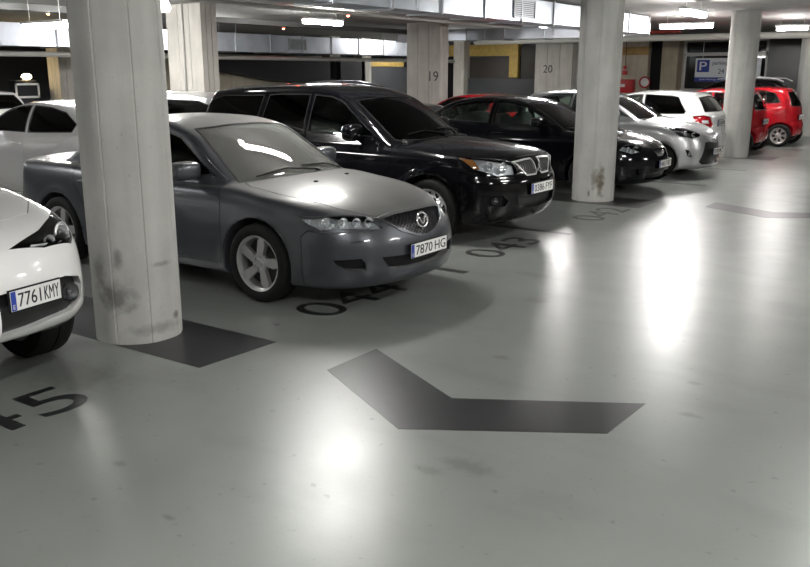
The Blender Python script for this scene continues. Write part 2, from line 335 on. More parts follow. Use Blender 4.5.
def thing(name,label,cat,loc=(0,0,0),rz=0,group=None):
    o=bpy.data.objects.new(name,None); COL.objects.link(o); o.location=loc; o.rotation_euler=(0,0,rz); o.empty_display_size=.1
    return tag(o,label,cat,group)
def tag(o,label,cat,group=None):
    o['label']=label; o['category']=cat
    if group: o['group']=group
    return o
def struct(o): o['kind']='structure'; return o
def prism_mesh(pts,d,din,dout,inset=0,ring=None):
    """extrude the outline pts along d; ring=w keeps only a band of width w outside the outline"""
    P=[Vector(p) for p in pts]; d=Vector(d).normalized(); c=sum(P,Vector())/len(P)
    e1=d.orthogonal().normalized(); e2=d.cross(e1)
    q=[((p-c).dot(e1),(p-c).dot(e2)) for p in P]
    if sum(q[i][0]*q[(i+1)%len(q)][1]-q[(i+1)%len(q)][0]*q[i][1] for i in range(len(q)))<0: q=q[::-1]
    def off(q,s):
        r=[];n=len(q)
        for i in range(n):
            a,b,cc=Vector(q[i-1]),Vector(q[i]),Vector(q[(i+1)%n]); t1=(b-a).normalized(); t2=(cc-b).normalized()
            n1=Vector((-t1.y,t1.x)); n2=Vector((-t2.y,t2.x)); m=n1+n2; k=max(.35,1+n1.dot(n2)); r.append(b+m*(s/k))
        return r
    bm=bmesh.new(); at=lambda a,h: bm.verts.new(c+e1*a[0]+e2*a[1]+d*h)
    if ring is None:
        q=off(q,inset) if inset else [Vector(a) for a in q]
        A=[at(a,-din) for a in q]; B=[at(a,dout) for a in q]; n=len(q)
        for i in range(n): bm.faces.new((A[i],A[(i+1)%n],B[(i+1)%n],B[i]))
        f=[bm.faces.new(A[::-1]),bm.faces.new(B)]; bmesh.ops.triangulate(bm,faces=f)
    else:
        i_,o_=[Vector(a) for a in q],off(q,-ring); n=len(q)
        Ai=[at(a,-din) for a in i_];Bi=[at(a,dout) for a in i_];Ao=[at(a,-din) for a in o_];Bo=[at(a,dout) for a in o_]
        for i in range(n):
            j=(i+1)%n
            for f in ((Ao[i],Ao[j],Bo[j],Bo[i]),(Ai[j],Ai[i],Bi[i],Bi[j]),(Bi[i],Bi[j],Bo[j],Bo[i]),(Ai[j],Ai[i],Ao[i],Ao[j])): bm.faces.new(f)
    bmesh.ops.recalc_face_normals(bm,faces=bm.faces[:]); me=bpy.data.meshes.new('prism'); bm.to_mesh(me); bm.free(); return me
def join(meshes):
    bm=bmesh.new()
    for m in meshes: bm.from_mesh(m)
    me=bpy.data.meshes.new('j'); bm.to_mesh(me); bm.free(); return me
def boolean(a,b,op):
    oa=bpy.data.objects.new('a',a); ob=bpy.data.objects.new('b',b); COL.objects.link(oa); COL.objects.link(ob)
    md=oa.modifiers.new('b','BOOLEAN'); md.object=ob; md.operation=op; md.solver='MANIFOLD'
    dg=bpy.context.evaluated_depsgraph_get(); me=bpy.data.meshes.new_from_object(oa.evaluated_get(dg))
    bpy.data.objects.remove(oa); bpy.data.objects.remove(ob); return me
def half(me,sign):
    bm=bmesh.new(); bm.from_mesh(me); seen=set(); kill=[]
    for v in bm.verts:
        if v in seen: continue
        st=[v]; comp=[]; seen.add(v)
        while st:
            x=st.pop(); comp.append(x)
            for e in x.link_edges:
                y=e.other_vert(x)
                if y not in seen: seen.add(y); st.append(y)
        if sum(c.co.y for c in comp)*sign<0: kill+=comp
    bmesh.ops.delete(bm,geom=kill,context='VERTS'); r=bpy.data.meshes.new('h'); bm.to_mesh(r); bm.free(); return r
def islands(me):
    bm=bmesh.new(); bm.from_mesh(me); seen=set(); out=[]
    for v in list(bm.verts):
        if v in seen: continue
        st=[v]; comp={v}; seen.add(v)
        while st:
            x=st.pop()
            for ed in x.link_edges:
                y=ed.other_vert(x)
                if y not in seen: seen.add(y); comp.add(y); st.append(y)
        b2=bmesh.new(); mp={x:b2.verts.new(x.co) for x in comp}
        for f in bm.faces:
            if f.verts[0] in comp: b2.faces.new([mp[x] for x in f.verts])
        m=bpy.data.meshes.new('i'); b2.to_mesh(m); b2.free(); out.append(m)
    bm.free(); return out
# ---------------------------------------------------------------- car builder
class Car:
    def __init__(s,spec,root,paint_mat,h=.025,cab=None):
        s.S=Shape(spec); s.P=spec; s.root=root; s.paint=paint_mat; s.h=h
        L,W=spec['L'],spec['W']; lo=(-.12,-(round((W+.1)/h)+.5)*h,.05)
        nx=int((L+.24)/h)+2; ny=2*int(round((W+.1)/h))+2; nz=int(1.80/h)+1
        g=np.meshgrid(*(np.arange(n)*h+l for n,l in zip((nx,ny,nz),lo)),indexing='ij')
        half_=ny//2; V=np.empty((nx,ny,nz)); V[:,half_:]=s.S(*(a[:,half_:] for a in g)); V[:,:ny-half_]=V[:,half_:][:,::-1][:,:ny-half_] if ny%2==0 else V[:,half_:][:,::-1]
        s.V,s.lo,s.g=V,lo,g; s.O={}
        c=cab or (1.0,L-.25); s.cab=c
        s.body=s.net(0); Vc=np.maximum.reduce([V+.055,.33-g[2],c[0]-g[0],g[0]-c[1]])
        F=lambda u,y,z:np.maximum.reduce([s.S(u,y,z)+.055,.33-z,c[0]-u,u-c[1]])
        cav=s.to_mesh(Vc,F,1); s.body=boolean(s.body,cav,'DIFFERENCE')
        s.gs=boolean(s.net(.004),s.net(.009),'DIFFERENCE')
    def to_mesh(s,V,F,it=3):
        P,Q=nets(V,s.lo,s.h); P=settle(F,P,s.h,it) if it else P
        P=P*np.array([-1,1,1]); me=bpy.data.meshes.new('n'); me.vertices.add(len(P)); me.vertices.foreach_set('co',P.ravel())
        Q=Q[:,::-1]; me.loops.add(Q.size); me.loops.foreach_set('vertex_index',Q.ravel().astype(np.int32)); me.polygons.add(len(Q)); me.polygons.foreach_set('loop_start',np.arange(0,Q.size,4,dtype=np.int32)); me.polygons.foreach_set('loop_total',np.full(len(Q),4,dtype=np.int32)); me.update(calc_edges=True); me.validate(); return me
    def net(s,off):
        k=round(off,4)
        if k not in s.O: s.O[k]=s.to_mesh(s.V+off,lambda u,y,z:s.S(u,y,z)+off)
        return s.O[k].copy()
    def pt(s,u,y,d='x',z=None):
        """point on the skin in local x,y,z"""
    def pr(s,pts,d=None,din=.14,dout=.35,inset=0,ring=None,mirror=True):
        """pts (u,y,z)"""
        p=[Vector((-a,b,c)) for a,b,c in pts]
        if d is None:
            n=Vector()
            for i in range(len(p)): n+=p[i].cross(p[(i+1)%len(p)])
            n.normalize(); cc=sum(p,Vector())/len(p)-Vector((-s.P['L']/2,0,.4)); d=n if n.dot(cc)>0 else -n
        d=Vector(d); out=[prism_mesh(p,d,din,dout,inset,ring)]
        if mirror: out.append(prism_mesh([Vector((a.x,-a.y,a.z)) for a in p],Vector((d.x,-d.y,d.z)),din,dout,inset,ring))
        return join(out)
    def emit(s,name,me,m,parent=None,mirror=True,smooth=30,skin=True):
        r=[]
        for sg in ((1,-1) if mirror else (0,)):
            x=half(me,sg) if sg else me
            if not len(x.polygons): continue
            if skin: s.skin(x,m)
            r.append(link(name,x,m if not skin else [m,CABIN],parent or s.root,smooth))
        return r
    def skin(s,me,m):
        n=len(me.polygons); c=np.zeros(n*3); me.polygons.foreach_get('center',c); c=c.reshape(-1,3)
        v=s.S(-c[:,0],c[:,1],c[:,2],False); me.polygons.foreach_set('material_index',(v<-.02).astype(np.int32))
    def window(s,name,pts,d,m,mirror=True,din=.25,dout=.35):
        P=s.pr(pts,d,din,dout,mirror=mirror); r=s.emit(name,boolean(s.gs,P,'INTERSECT'),m,mirror=mirror,skin=False); s.body=boolean(s.body,P,'DIFFERENCE'); return r
    def seal(s,name,pts,d,w=.02,m=None,off=-.003,mirror=True,din=.25,dout=.35,deep=.03):
        """a trim band round an outline, standing just proud of the skin"""
        R=s.pr(pts,d,din,dout,ring=w,mirror=mirror); sh=boolean(s.net(off),s.net(off+deep),'DIFFERENCE'); return s.emit(name,boolean(sh,R,'INTERSECT'),m or TRIM,mirror=mirror,skin=False)
    def pocket(s,name,pts,depth,m,d=None,mirror=True,din=.14,dout=.35,parent=None):
        P=s.pr(pts,d,din,dout,mirror=mirror); r=s.emit(name,boolean(s.net(depth),P,'INTERSECT'),m,mirror=mirror,skin=False,parent=parent); s.body=boolean(s.body,P,'DIFFERENCE'); return r
    def lens(s,name,pts,m,parents=None,d=None,mirror=True,din=.14,dout=.35):
        P=s.pr(pts,d,din,dout,inset=.002,mirror=mirror); me=boolean(s.gs,P,'INTERSECT'); r=[]
        for i,sg in enumerate((1,-1) if mirror else (0,)):
            r.append(link(name,half(me,sg) if sg else me,m,parents[i] if parents else s.root,30))
        return r
    def panel(s,name,pts,d,din=.3,dout=.5,mirror=True,gap=.006,m=None):
        I=s.pr(pts,d,din,dout,inset=gap/2,mirror=mirror); X=s.pr(pts,d,din,dout,inset=-gap/2,mirror=mirror)
        r=s.emit(name,boolean(s.body,I,'INTERSECT'),m or s.paint,mirror=mirror); s.body=boolean(s.body,X,'DIFFERENCE'); return r
    def groove(s,pts,w=.006,depth=.012):
        """a thin slot along an open line on the skin: strip cutter (pts u,y,z)"""
    def finish(s): return s.emit('body',s.body,s.paint,mirror=False)
    def surf(s,u,y,z,d):
        """march from outside along -d to the skin, all local (u,y,z)"""
        p=np.array([u,y,z],float)+np.array(d)*.6; dd=-np.array(d)/np.linalg.norm(d)
        for _ in range(90):
            v=float(s.S(p[:1],p[1:2],p[2:])[0])
            if v<.0005: break
            p=p+dd*max(v*.8,.0005)
        return Vector((-p[0],p[1],p[2]))
def wheel(root,x,side,W,R,rim,tw,style,m=None):
    """one wheel: rim mesh with tyre and brake disc below it"""
    y=side*(W-.015); M=Matrix.Translation((x,y,R))@(Matrix.Identity(4) if side<0 else Matrix.Rotation(math.pi,4,'Z'))
    # built with the outer face towards -y
    bm=bmesh.new(); t=tw; lathe(bm,[(rim-.012,.012),(rim+.006,.004),(rim+.008,.018),(rim-.02,.035),(rim-.03,t-.03),(rim,t-.005),(rim-.01,t)],56,M=M)
    if style=='twist':
        for k in range(5):
            a=2*math.pi*k/5+.35
            pts=[(.03,.03),(.035,-.028),(rim-.075,-.085),(rim-.03,-.082),(rim-.014,-.05),(rim-.03,-.012)]
            F=[];Bk=[]
            for (r,w_) in pts:
                ang=a; vx,vz=r*math.cos(ang)-w_*math.sin(ang),r*math.sin(ang)+w_*math.cos(ang)
                dp=.03 if r<.06 else .018
                F.append(bm.verts.new(M@Vector((vx,dp,vz)))); Bk.append(bm.verts.new(M@Vector((vx*.98,dp+.04,vz*.98))))
            bm.faces.new(F[::-1]); bm.faces.new(Bk)
            for i in range(6): bm.faces.new((F[i],F[(i+1)%6],Bk[(i+1)%6],Bk[i]))
        lathe(bm,[(.0,.022),(.03,.023),(.036,.028),(.075,.032),(.082,.04),(.08,.07)],40,M=M)
    elif style=='five':
        for k in range(5):
            a=2*math.pi*k/5+.3
            for sgn in (-1,1):
                F=[];Bk=[]
                for (r,w_) in [(.03,.004),(.03,.03),(rim-.015,.07),(rim-.015,.03)]:
                    w_*=sgn; vx,vz=r*math.cos(a)-w_*math.sin(a),r*math.sin(a)+w_*math.cos(a); F.append(bm.verts.new(M@Vector((vx,.02,vz)))); Bk.append(bm.verts.new(M@Vector((vx,.055,vz))))
                bm.faces.new(F); bm.faces.new(Bk[::-1])
                for i in range(4): bm.faces.new((F[i],F[(i+1)%4],Bk[(i+1)%4],Bk[i]))
        lathe(bm,[(.0,.012),(.03,.013),(.05,.018),(.07,.03),(.07,.06)],32,M=M)
    else: # pressed wheel cover with openings between wedge spokes
        n=7
        for k in range(n):
            a=2*math.pi*k/n; F=[];Bk=[]
            for (r,da) in [(.05,-.42),(.05,.42),(rim*.62,.30),(rim-.008,.36),(rim-.008,-.36),(rim*.62,-.12)]:
                F.append(bm.verts.new(M@Vector((r*math.cos(a+da*.85),.012+.01*(r<.1),r*math.sin(a+da*.85))))); Bk.append(bm.verts.new(M@Vector((r*math.cos(a+da*.85),.03,r*math.sin(a+da*.85)))))
            bm.faces.new(F); bm.faces.new(Bk[::-1])
            for i in range(6): bm.faces.new((F[i],F[(i+1)%6],Bk[(i+1)%6],Bk[i]))
        lathe(bm,[(.0,.008),(.05,.01),(.075,.02),(.075,.04)],32,M=M)
    if style!='cover':
        for k in range(5):
            a=2*math.pi*k/5; lathe(bm,[(.0,.018),(.010,.018),(.010,.04)],8,M=M@Matrix.Translation((.05*math.cos(a),0,.05*math.sin(a))))
    o=obj('wheel',bm,m or ALLOY,root)
    bm=bmesh.new(); rt=R; lathe(bm,[(rim+.004,.006),(rim+.02,-.006),(rt-.05,-.012),(rt-.022,-.004),(rt-.006,.012),(rt,.035),(rt,t/2-.006),(rt-.008,t/2-.003),(rt-.008,t/2+.003),(rt,t/2+.006),(rt,t-.035),(rt-.02,t),(rim+.02,t+.006),(rim,t)],64,M=M)
    obj('tyre',bm,RUBBER,o)
    bm=bmesh.new(); lathe(bm,[(.02,.075),(rim-.05,.075),(rim-.05,.10),(.02,.10)],40,M=M); lathe(bm,[(rim-.032,.10),(.02,.12),(.0,.12)],40,M=M); obj('brake_disc',bm,ALLOY_D,o)
    return o
def plate(root,p,txt,w=.52,h=.11,nrm=(1,0,0),band=True,yaw=0):
    """licence plate: centred at p (local xyz), facing nrm in the xy plane, leaning yaw"""
    n=Vector(nrm).normalized(); s=Vector((0,0,1)).cross(n).normalized(); up=n.cross(s); M=Matrix.Translation(p)@Matrix((s,up,n)).transposed().to_4x4()
    def fit(me): me.transform(M); return me
    bm=bmesh.new(); box(bm,-w/2-.008,-h/2-.008,-.012,w/2+.008,h/2+.008,0,.003); b0=obj('licence_plate',bm,TRIM,root); b0.data.transform(M)
    bm=bmesh.new(); box(bm,-w/2,-h/2,-.002,w/2,h/2,.003); o=obj('plate_face',bm,WHITEP,b0); o.data.transform(M)
    x0=-w/2
    if band:
        bm=bmesh.new(); bw=.042 if w>.4 else .034; box(bm,-w/2+.002,-h/2+.002,.002,-w/2+bw,h/2-.002,.0045); o=obj('plate_band',bm,BLUEP,b0); o.data.transform(M); x0=-w/2+bw
        me=text_mesh('E',.024,depth=.001); me.transform(Matrix.Translation((-w/2+bw/2+.001,-h/2+.024,.0052))); link('plate_country_letter',fit(me),WHITEP,b0)
    a,b=txt.split(' '); tot=w/2-x0; ch=h*.70
    for t_,fa,fb in ((a,.04,.555),(b,.615,.965)):
        wd=(fb-fa)*tot; me=text_mesh(t_,ch,wd*.96,.002); me.transform(Matrix.Translation((x0+tot*(fa+fb)/2,0,.004))); link('plate_lettering',fit(me),BLACKP,b0)
    return b0
def seat(root,x,y,w=.5,rear=False):
    bm=bmesh.new(); blob(bm,(x,y,.50),.27,w/2,.11,.45); R=Matrix.Rotation(rad(-18),3,'Y')
    blob(bm,(x-.33,y,.80),.10,w/2,.34,.5,M=R); o=obj('rear_bench' if rear else 'front_seat',bm,FABRIC,root,60)
    for yy in ((y-.32,y+.32) if rear else (y,)):
        bm=bmesh.new(); blob(bm,(x-.45,yy,1.19),.055,.13,.10,.6,M=R); tube(bm,[(x-.42,yy-.05,1.05),(x-.445,yy-.05,1.16)],.007,6); tube(bm,[(x-.42,yy+.05,1.05),(x-.445,yy+.05,1.16)],.007,6); obj('headrest',bm,FABRIC,o,60)
    return o
def interior(root,xw,W,zd,xs,rear=True,dz=0):
    bm=bmesh.new(); box(bm,xw-.42,-W+.16,zd-.30,xw+.02,W-.16,zd-.03,.06,3); d=obj('dashboard',bm,TRIM,root)
    bm=bmesh.new(); c=Vector((xw-.50,.36,zd-.02)); Rm=Matrix.Rotation(rad(65),4,'Y')
    ring=[c+Rm.to_3x3()@Vector((.185*math.cos(a),.185*math.sin(a),0)) for a in [2*math.pi*k/28 for k in range(28)]]; tube(bm,ring,.016,8,True)
    for a in (0,2.2,4.1): tube(bm,[c,c+Rm.to_3x3()@Vector((.18*math.cos(a),.18*math.sin(a),0))],.013,6)
    blob(bm,c,.05,.06,.05,.8,12); obj('steering_wheel',bm,TRIM,root)
    for y in (.36,-.36):
        o=seat(root,xs,y); o.location.z=dz
    if rear: o=seat(root,xs-.76,0,1.25,True); o.location.z=dz
def mirror(root,p,side,m,r=(.075,.12,.075),stalk=.09):
    x,y,z=p; bm=bmesh.new(); blob(bm,(x,side*y,z),r[0],r[1],r[2],.55,24); tube(bm,[(x+.01,side*(y-r[1]-stalk+.03),z-.06),(x+.01,side*(y-r[1]+.04),z-.03)],.03,10)
    o=obj('wing_mirror',bm,m,root,60); bm=bmesh.new(); blob(bm,(x-r[0]*.9,side*y,z),.012,r[1]*.86,r[2]*.8,.55,20); obj('mirror_glass',bm,MIRROR,o,60); return o
def handle(parent,x,y,z,side,m,l=.10):
    bm=bmesh.new(); blob(bm,(x,side*(y+.018),z),l,.012,.016,.5,16); tube(bm,[(x+l*.8,side*(y-.02),z),(x+l*.8,side*(y+.018),z)],.011,8); tube(bm,[(x-l*.8,side*(y-.02),z),(x-l*.8,side*(y+.018),z)],.011,8)
    return obj('door_handle',bm,m,parent,60)
def wheels(root,sp,rim,tw,style,m=None):
    for (uw,_,_) in sp['arches']:
        for sd in (-1,1): wheel(root,-uw,sd,sp['W'],sp['R'],rim,tw,style,m)
def rod(name,root,pts,r,m,n=8):
    bm=bmesh.new(); tube(bm,pts,r,n); return obj(name,bm,m,root,60)
def bowls(car,parents,spots,d=(-1,0,.05)):
    """chrome reflectors with a bulb, set behind the lens; spots (u,y,z,r) for the left lamp (y>0)"""
    for i,sg in enumerate((1,-1)):
        for (u,y,z,r) in spots:
            p=car.surf(u,sg*y,z,(d[0],sg*d[1],d[2])); bm=bmesh.new(); M=Matrix.Translation(p+Vector((-.012,0,0)))@Matrix.Rotation(sg*rad(12),4,'Z')
            lathe(bm,[(r,0),(r*1.02,-.004),(r*.93,-.004),(r*.8,-.022),(r*.5,-.04),(.004,-.05)],24,'X',M); blob(bm,M@Vector((-.025,0,0)),r*.32,r*.32,r*.32,1,12)
            obj('reflector',bm,mat('bright_reflector',(.92,.92,.93),.18,.7,bump=(45,.6)),parents[i],60)
# ---------------------------------------------------------------- the garage
def spots(m,lst,col,rough=None):
    """blotches of their own shape at given object positions: (x,y,z, rx,ry,rz, strength)"""
    nt=m.node_tree; L=nt.links; b=nt.nodes['Principled BSDF']; tc=nt.nodes.new('ShaderNodeTexCoord'); nz=nt.nodes.new('ShaderNodeTexNoise'); nz.inputs['Scale'].default_value=14; nz.inputs['Detail'].default_value=6; L.new(tc.outputs['Object'],nz.inputs['Vector'])
    for (x,y,z,rx,ry,rz,s) in lst:
        mp=nt.nodes.new('ShaderNodeMapping'); mp.vector_type='POINT'; mp.inputs['Location'].default_value=(-x/rx,-y/ry,-z/rz); mp.inputs['Scale'].default_value=(1/rx,1/ry,1/rz); L.new(tc.outputs['Object'],mp.inputs[0])
        ln=nt.nodes.new('ShaderNodeVectorMath'); ln.operation='LENGTH'; L.new(mp.outputs[0],ln.inputs[0])
        ad=nt.nodes.new('ShaderNodeMath'); ad.operation='MULTIPLY_ADD'; L.new(nz.outputs['Fac'],ad.inputs[0]); ad.inputs[1].default_value=1.6; L.new(ln.outputs['Value'],ad.inputs[2])
        r=nt.nodes.new('ShaderNodeMapRange'); r.inputs[1].default_value=1.1; r.inputs[2].default_value=1.9; r.inputs[3].default_value=s; r.inputs[4].default_value=0; L.new(ad.outputs[0],r.inputs[0])
        mx=nt.nodes.new('ShaderNodeMix'); mx.data_type='RGBA'; mx.inputs[7].default_value=tuple(col)+(1,); old=b.inputs['Base Color'].links
        if old: L.new(old[0].from_socket,mx.inputs[6])
        else: mx.inputs[6].default_value=b.inputs['Base Color'].default_value
        L.new(r.outputs[0],mx.inputs[0]); L.new(mx.outputs[2],b.inputs['Base Color'])
def concrete(name,col,spot=(),spotcol=(.06,.055,.045),amt=.18):
    m=mat(name,col,.85,noise=(3.2,amt),spec=.3); nt=m.node_tree; L=nt.links; b=nt.nodes['Principled BSDF']
    tc=nt.nodes.new('ShaderNodeTexCoord'); mp=nt.nodes.new('ShaderNodeMapping'); mp.inputs['Scale'].default_value=(4,4,.6); L.new(tc.outputs['Object'],mp.inputs[0])
    n=nt.nodes.new('ShaderNodeTexNoise'); n.inputs['Scale'].default_value=1.6; n.inputs['Detail'].default_value=8; L.new(mp.outputs[0],n.inputs['Vector'])
    r=nt.nodes.new('ShaderNodeMapRange'); r.inputs[1].default_value=.3; r.inputs[2].default_value=.75; r.inputs[3].default_value=1.06; r.inputs[4].default_value=.84; L.new(n.outputs['Fac'],r.inputs[0])
    n2=nt.nodes.new('ShaderNodeTexNoise'); n2.inputs['Scale'].default_value=38; n2.inputs['Detail'].default_value=3; L.new(tc.outputs['Object'],n2.inputs['Vector'])
    r2=nt.nodes.new('ShaderNodeMapRange'); r2.inputs[1].default_value=.66; r2.inputs[2].default_value=.74; r2.inputs[3].default_value=1; r2.inputs[4].default_value=.8; L.new(n2.outputs['Fac'],r2.inputs[0])
    mu=nt.nodes.new('ShaderNodeMath'); mu.operation='MULTIPLY'; L.new(r.outputs[0],mu.inputs[0]); L.new(r2.outputs[0],mu.inputs[1])
    vm=nt.nodes.new('ShaderNodeVectorMath'); vm.operation='SCALE'; L.new(b.inputs['Base Color'].links[0].from_socket,vm.inputs[0]); L.new(mu.outputs[0],vm.inputs['Scale']); L.new(vm.outputs[0],b.inputs['Base Color'])
    bp=nt.nodes.new('ShaderNodeBump'); bp.inputs['Strength'].default_value=.25; bp.inputs['Distance'].default_value=.01; L.new(n.outputs['Fac'],bp.inputs['Height']); L.new(bp.outputs['Normal'],b.inputs['Normal'])
    if spot: spots(m,spot,spotcol)
    return m
CZ=3.1
def wall(name,x0,y0,z0,x1,y1,z1,m):
    bm=bmesh.new(); box(bm,x0,y0,z0,x1,y1,z1); return struct(obj(name,bm,m,None,None))
fl=mat('epoxy_floor',(.20,.212,.198),.3,noise=(1.3,.13),coat=.0)
def floor_nodes():
    nt=fl.node_tree; L=nt.links; b=nt.nodes['Principled BSDF']; tc=nt.nodes.new('ShaderNodeTexCoord')
    b.inputs['Specular IOR Level'].default_value=.75
    n=nt.nodes.new('ShaderNodeTexNoise'); n.inputs['Scale'].default_value=2.3; n.inputs['Detail'].default_value=9; n.inputs['Distortion'].default_value=.6; L.new(tc.outputs['Object'],n.inputs['Vector'])
    r=nt.nodes.new('ShaderNodeMapRange'); r.inputs[1].default_value=.3; r.inputs[2].default_value=.7; r.inputs[3].default_value=.285; r.inputs[4].default_value=.35; L.new(n.outputs['Fac'],r.inputs[0]); L.new(r.outputs[0],b.inputs['Roughness'])
    n2=nt.nodes.new('ShaderNodeTexNoise'); n2.inputs['Scale'].default_value=45; n2.inputs['Detail'].default_value=5; L.new(tc.outputs['Object'],n2.inputs['Vector'])
    bp=nt.nodes.new('ShaderNodeBump'); bp.inputs['Strength'].default_value=.10; bp.inputs['Distance'].default_value=.005; L.new(n2.outputs['Fac'],bp.inputs['Height']); L.new(bp.outputs['Normal'],b.inputs['Normal'])
    # cloudy wear and fine dark specks in the coating
    def darken(scale,lo,hi,amt,detail=4,st=(1,1,1)):
        mp=nt.nodes.new('ShaderNodeMapping'); mp.inputs['Scale'].default_value=st; L.new(tc.outputs['Object'],mp.inputs[0])
        a=nt.nodes.new('ShaderNodeTexNoise'); a.inputs['Scale'].default_value=scale; a.inputs['Detail'].default_value=detail; L.new(mp.outputs[0],a.inputs['Vector'])
        k=nt.nodes.new('ShaderNodeMapRange'); k.inputs[1].default_value=lo; k.inputs[2].default_value=hi; k.inputs[3].default_value=1; k.inputs[4].default_value=1-amt; L.new(a.outputs['Fac'],k.inputs[0])
        v=nt.nodes.new('ShaderNodeVectorMath'); v.operation='SCALE'; L.new(b.inputs['Base Color'].links[0].from_socket,v.inputs[0]); L.new(k.outputs[0],v.inputs['Scale']); L.new(v.outputs[0],b.inputs['Base Color'])
    darken(.55,.45,.7,.22,7,(1,.5,1)); darken(2.6,.55,.72,.14,8,(.4,1,1)); darken(17,.69,.74,.30,2); darken(48,.70,.76,.25,2)
    spots(fl,[(-1.9,3.24,0,.17,.09,1,.45),(-2.03,3.1,0,.1,.05,1,.35),(-1.22,4.49,0,.07,.04,1,.5),(-4.3,4.45,0,.05,.03,1,.9),(-3.0,6.2,0,.12,.1,1,.35),(-2.55,4.75,0,.06,.05,1,.5),(-1.35,5.0,0,.05,.04,1,.45),(-3.3,2.3,0,.05,.03,1,.5),(-1.6,2.3,0,.04,.02,1,.7),(-2.7,2.1,0,.05,.02,1,.6),(-4.6,2.9,0,.5,.25,1,.35),(-5.2,5.2,0,.6,.3,1,.35),(-3.4,7.0,0,.25,.12,1,.35),(-3.0,12,0,.3,.2,1,.25)],(.05,.05,.045))
floor_nodes()
wall('floor',-24,-8,-.12,9,33.2,0,fl)
CEIL=concrete('ceiling_concrete',(.27,.265,.255)); wall('ceiling',-24,-8,CZ,9,33.2,CZ+.2,CEIL)
DARKW=mat('dark_painted_wall',(.008,.009,.012),.7,noise=(2,.2)); CONC=concrete('pale_concrete',(.36,.34,.30)); BROWN=mat('dark_brown_panel',(.035,.028,.024),.6,noise=(3,.2)); GREYW=mat('grey_painted_wall',(.05,.052,.058),.6,noise=(2,.15)); YEL=mat('yellow_ochre_wall',(.52,.36,.10),.7,noise=(6,.4))
wall('wall_left',-24.2,-8,0,-24,33.2,CZ,DARKW); wall('wall_right',9,-8,0,9.2,33.2,CZ,CONC); wall('wall_front',-24,-8.2,0,9,-8,CZ,CONC); wall('wall_back',-24,33.2,0,9,33.4,CZ,CONC)
def column(loc,label,oct_=True,m=None,dims=None):
    bm=bmesh.new()
    if oct_:
        R=.308; pr=[]
        for k in range(8):
            a=math.pi/8+k*math.pi/4
            for da,rr in ((-.2,.975),(-.1,.983),(-.028,.985),(-.008,.965),(.008,.965),(.028,.985),(.1,.983),(.2,.975),(.3,.969),(math.pi/8,.966),(math.pi/4-.3,.969)): pr.append((R*rr*math.cos(a+da),R*rr*math.sin(a+da)))
    else:
        a,b=dims; pr=[]
        cn=[(a,-b),(a,b),(-a,b),(-a,-b)]
        for i in range(4):
            p,q=Vector(cn[i]),Vector(cn[(i+1)%4]); n=3
            for k in range(n):
                t=k/n; s=p.lerp(q,t); d=(q-p).normalized(); nn=Vector((-d.y,d.x))
                if k: pr+=[tuple(s-d*.012),tuple(s+nn*.018),tuple(s+d*.012)]
                else: pr.append(tuple(s))
    A=[bm.verts.new((x,y,0)) for x,y in pr]; B=[bm.verts.new((x,y,CZ)) for x,y in pr]; n=len(pr)
    for i in range(n): bm.faces.new((A[i],A[(i+1)%n],B[(i+1)%n],B[i]))
    bm.faces.new(A); bm.faces.new(B); o=obj('column',bm,m,None,25); o.location=loc; return tag(o,label,'column')
colm=concrete('column_concrete',(.47,.47,.445))
c1m=concrete('column_concrete_scuffed',(.47,.47,.445),[(.12,-.29,.34,.16,.2,.12,.75),(.0,-.30,.50,.07,.2,.13,.5),(.16,-.28,.62,.03,.2,.09,.7),(.3,-.05,.10,.2,.25,.05,.45),(.29,.1,.16,.1,.05,.03,.8),(.3,0,.55,.1,.09,.02,.5)],(.13,.125,.11))
c3m=concrete('column_concrete_scraped',(.47,.47,.445),[(.2,-.25,.30,.05,.2,.26,.9),(.13,-.28,.34,.06,.2,.17,.6),(.06,-.3,.12,.02,.2,.05,.8)],(.11,.085,.055))
column((-4.97,3.74,0),'big near round concrete column with scuffs low down, standing on a dark strip',m=c1m)
column((-4.92,11.88,0),'round concrete column with a brown scrape near its foot, beside the number 042',m=c3m)
column((-4.93,19.78,0),'round concrete column in front of the red hatchbacks and the parking sign',m=colm)
column((-4.96,27.6,0),'round concrete column cut by the photo edge beyond the red hatchback',m=colm)
col2m=concrete('column_concrete_far',(.42,.405,.37)); 
column((-13.3,11.75,0),'broad concrete column with a pipe, behind the silver estate car',False,col2m,(.49,.2))
column((-13.06,19.7,0),'broad concrete column painted with the number 19',False,col2m,(.53,.2))
column((-13.1,27.78,0),'broad concrete column painted with the number 20',False,col2m,(.69,.2))
column((-20.6,13.75,0),'narrow concrete column at the dark wall beyond the pale silver car',False,col2m,(.25,.3))
for y,l in ((25.2,'slim pale pillar against the dark wall, nearer of two standing together'),(27.1,'slim pale pillar against the dark wall, farther of two standing together')): column((-21,y,0),l,False,col2m,(.2,.3))
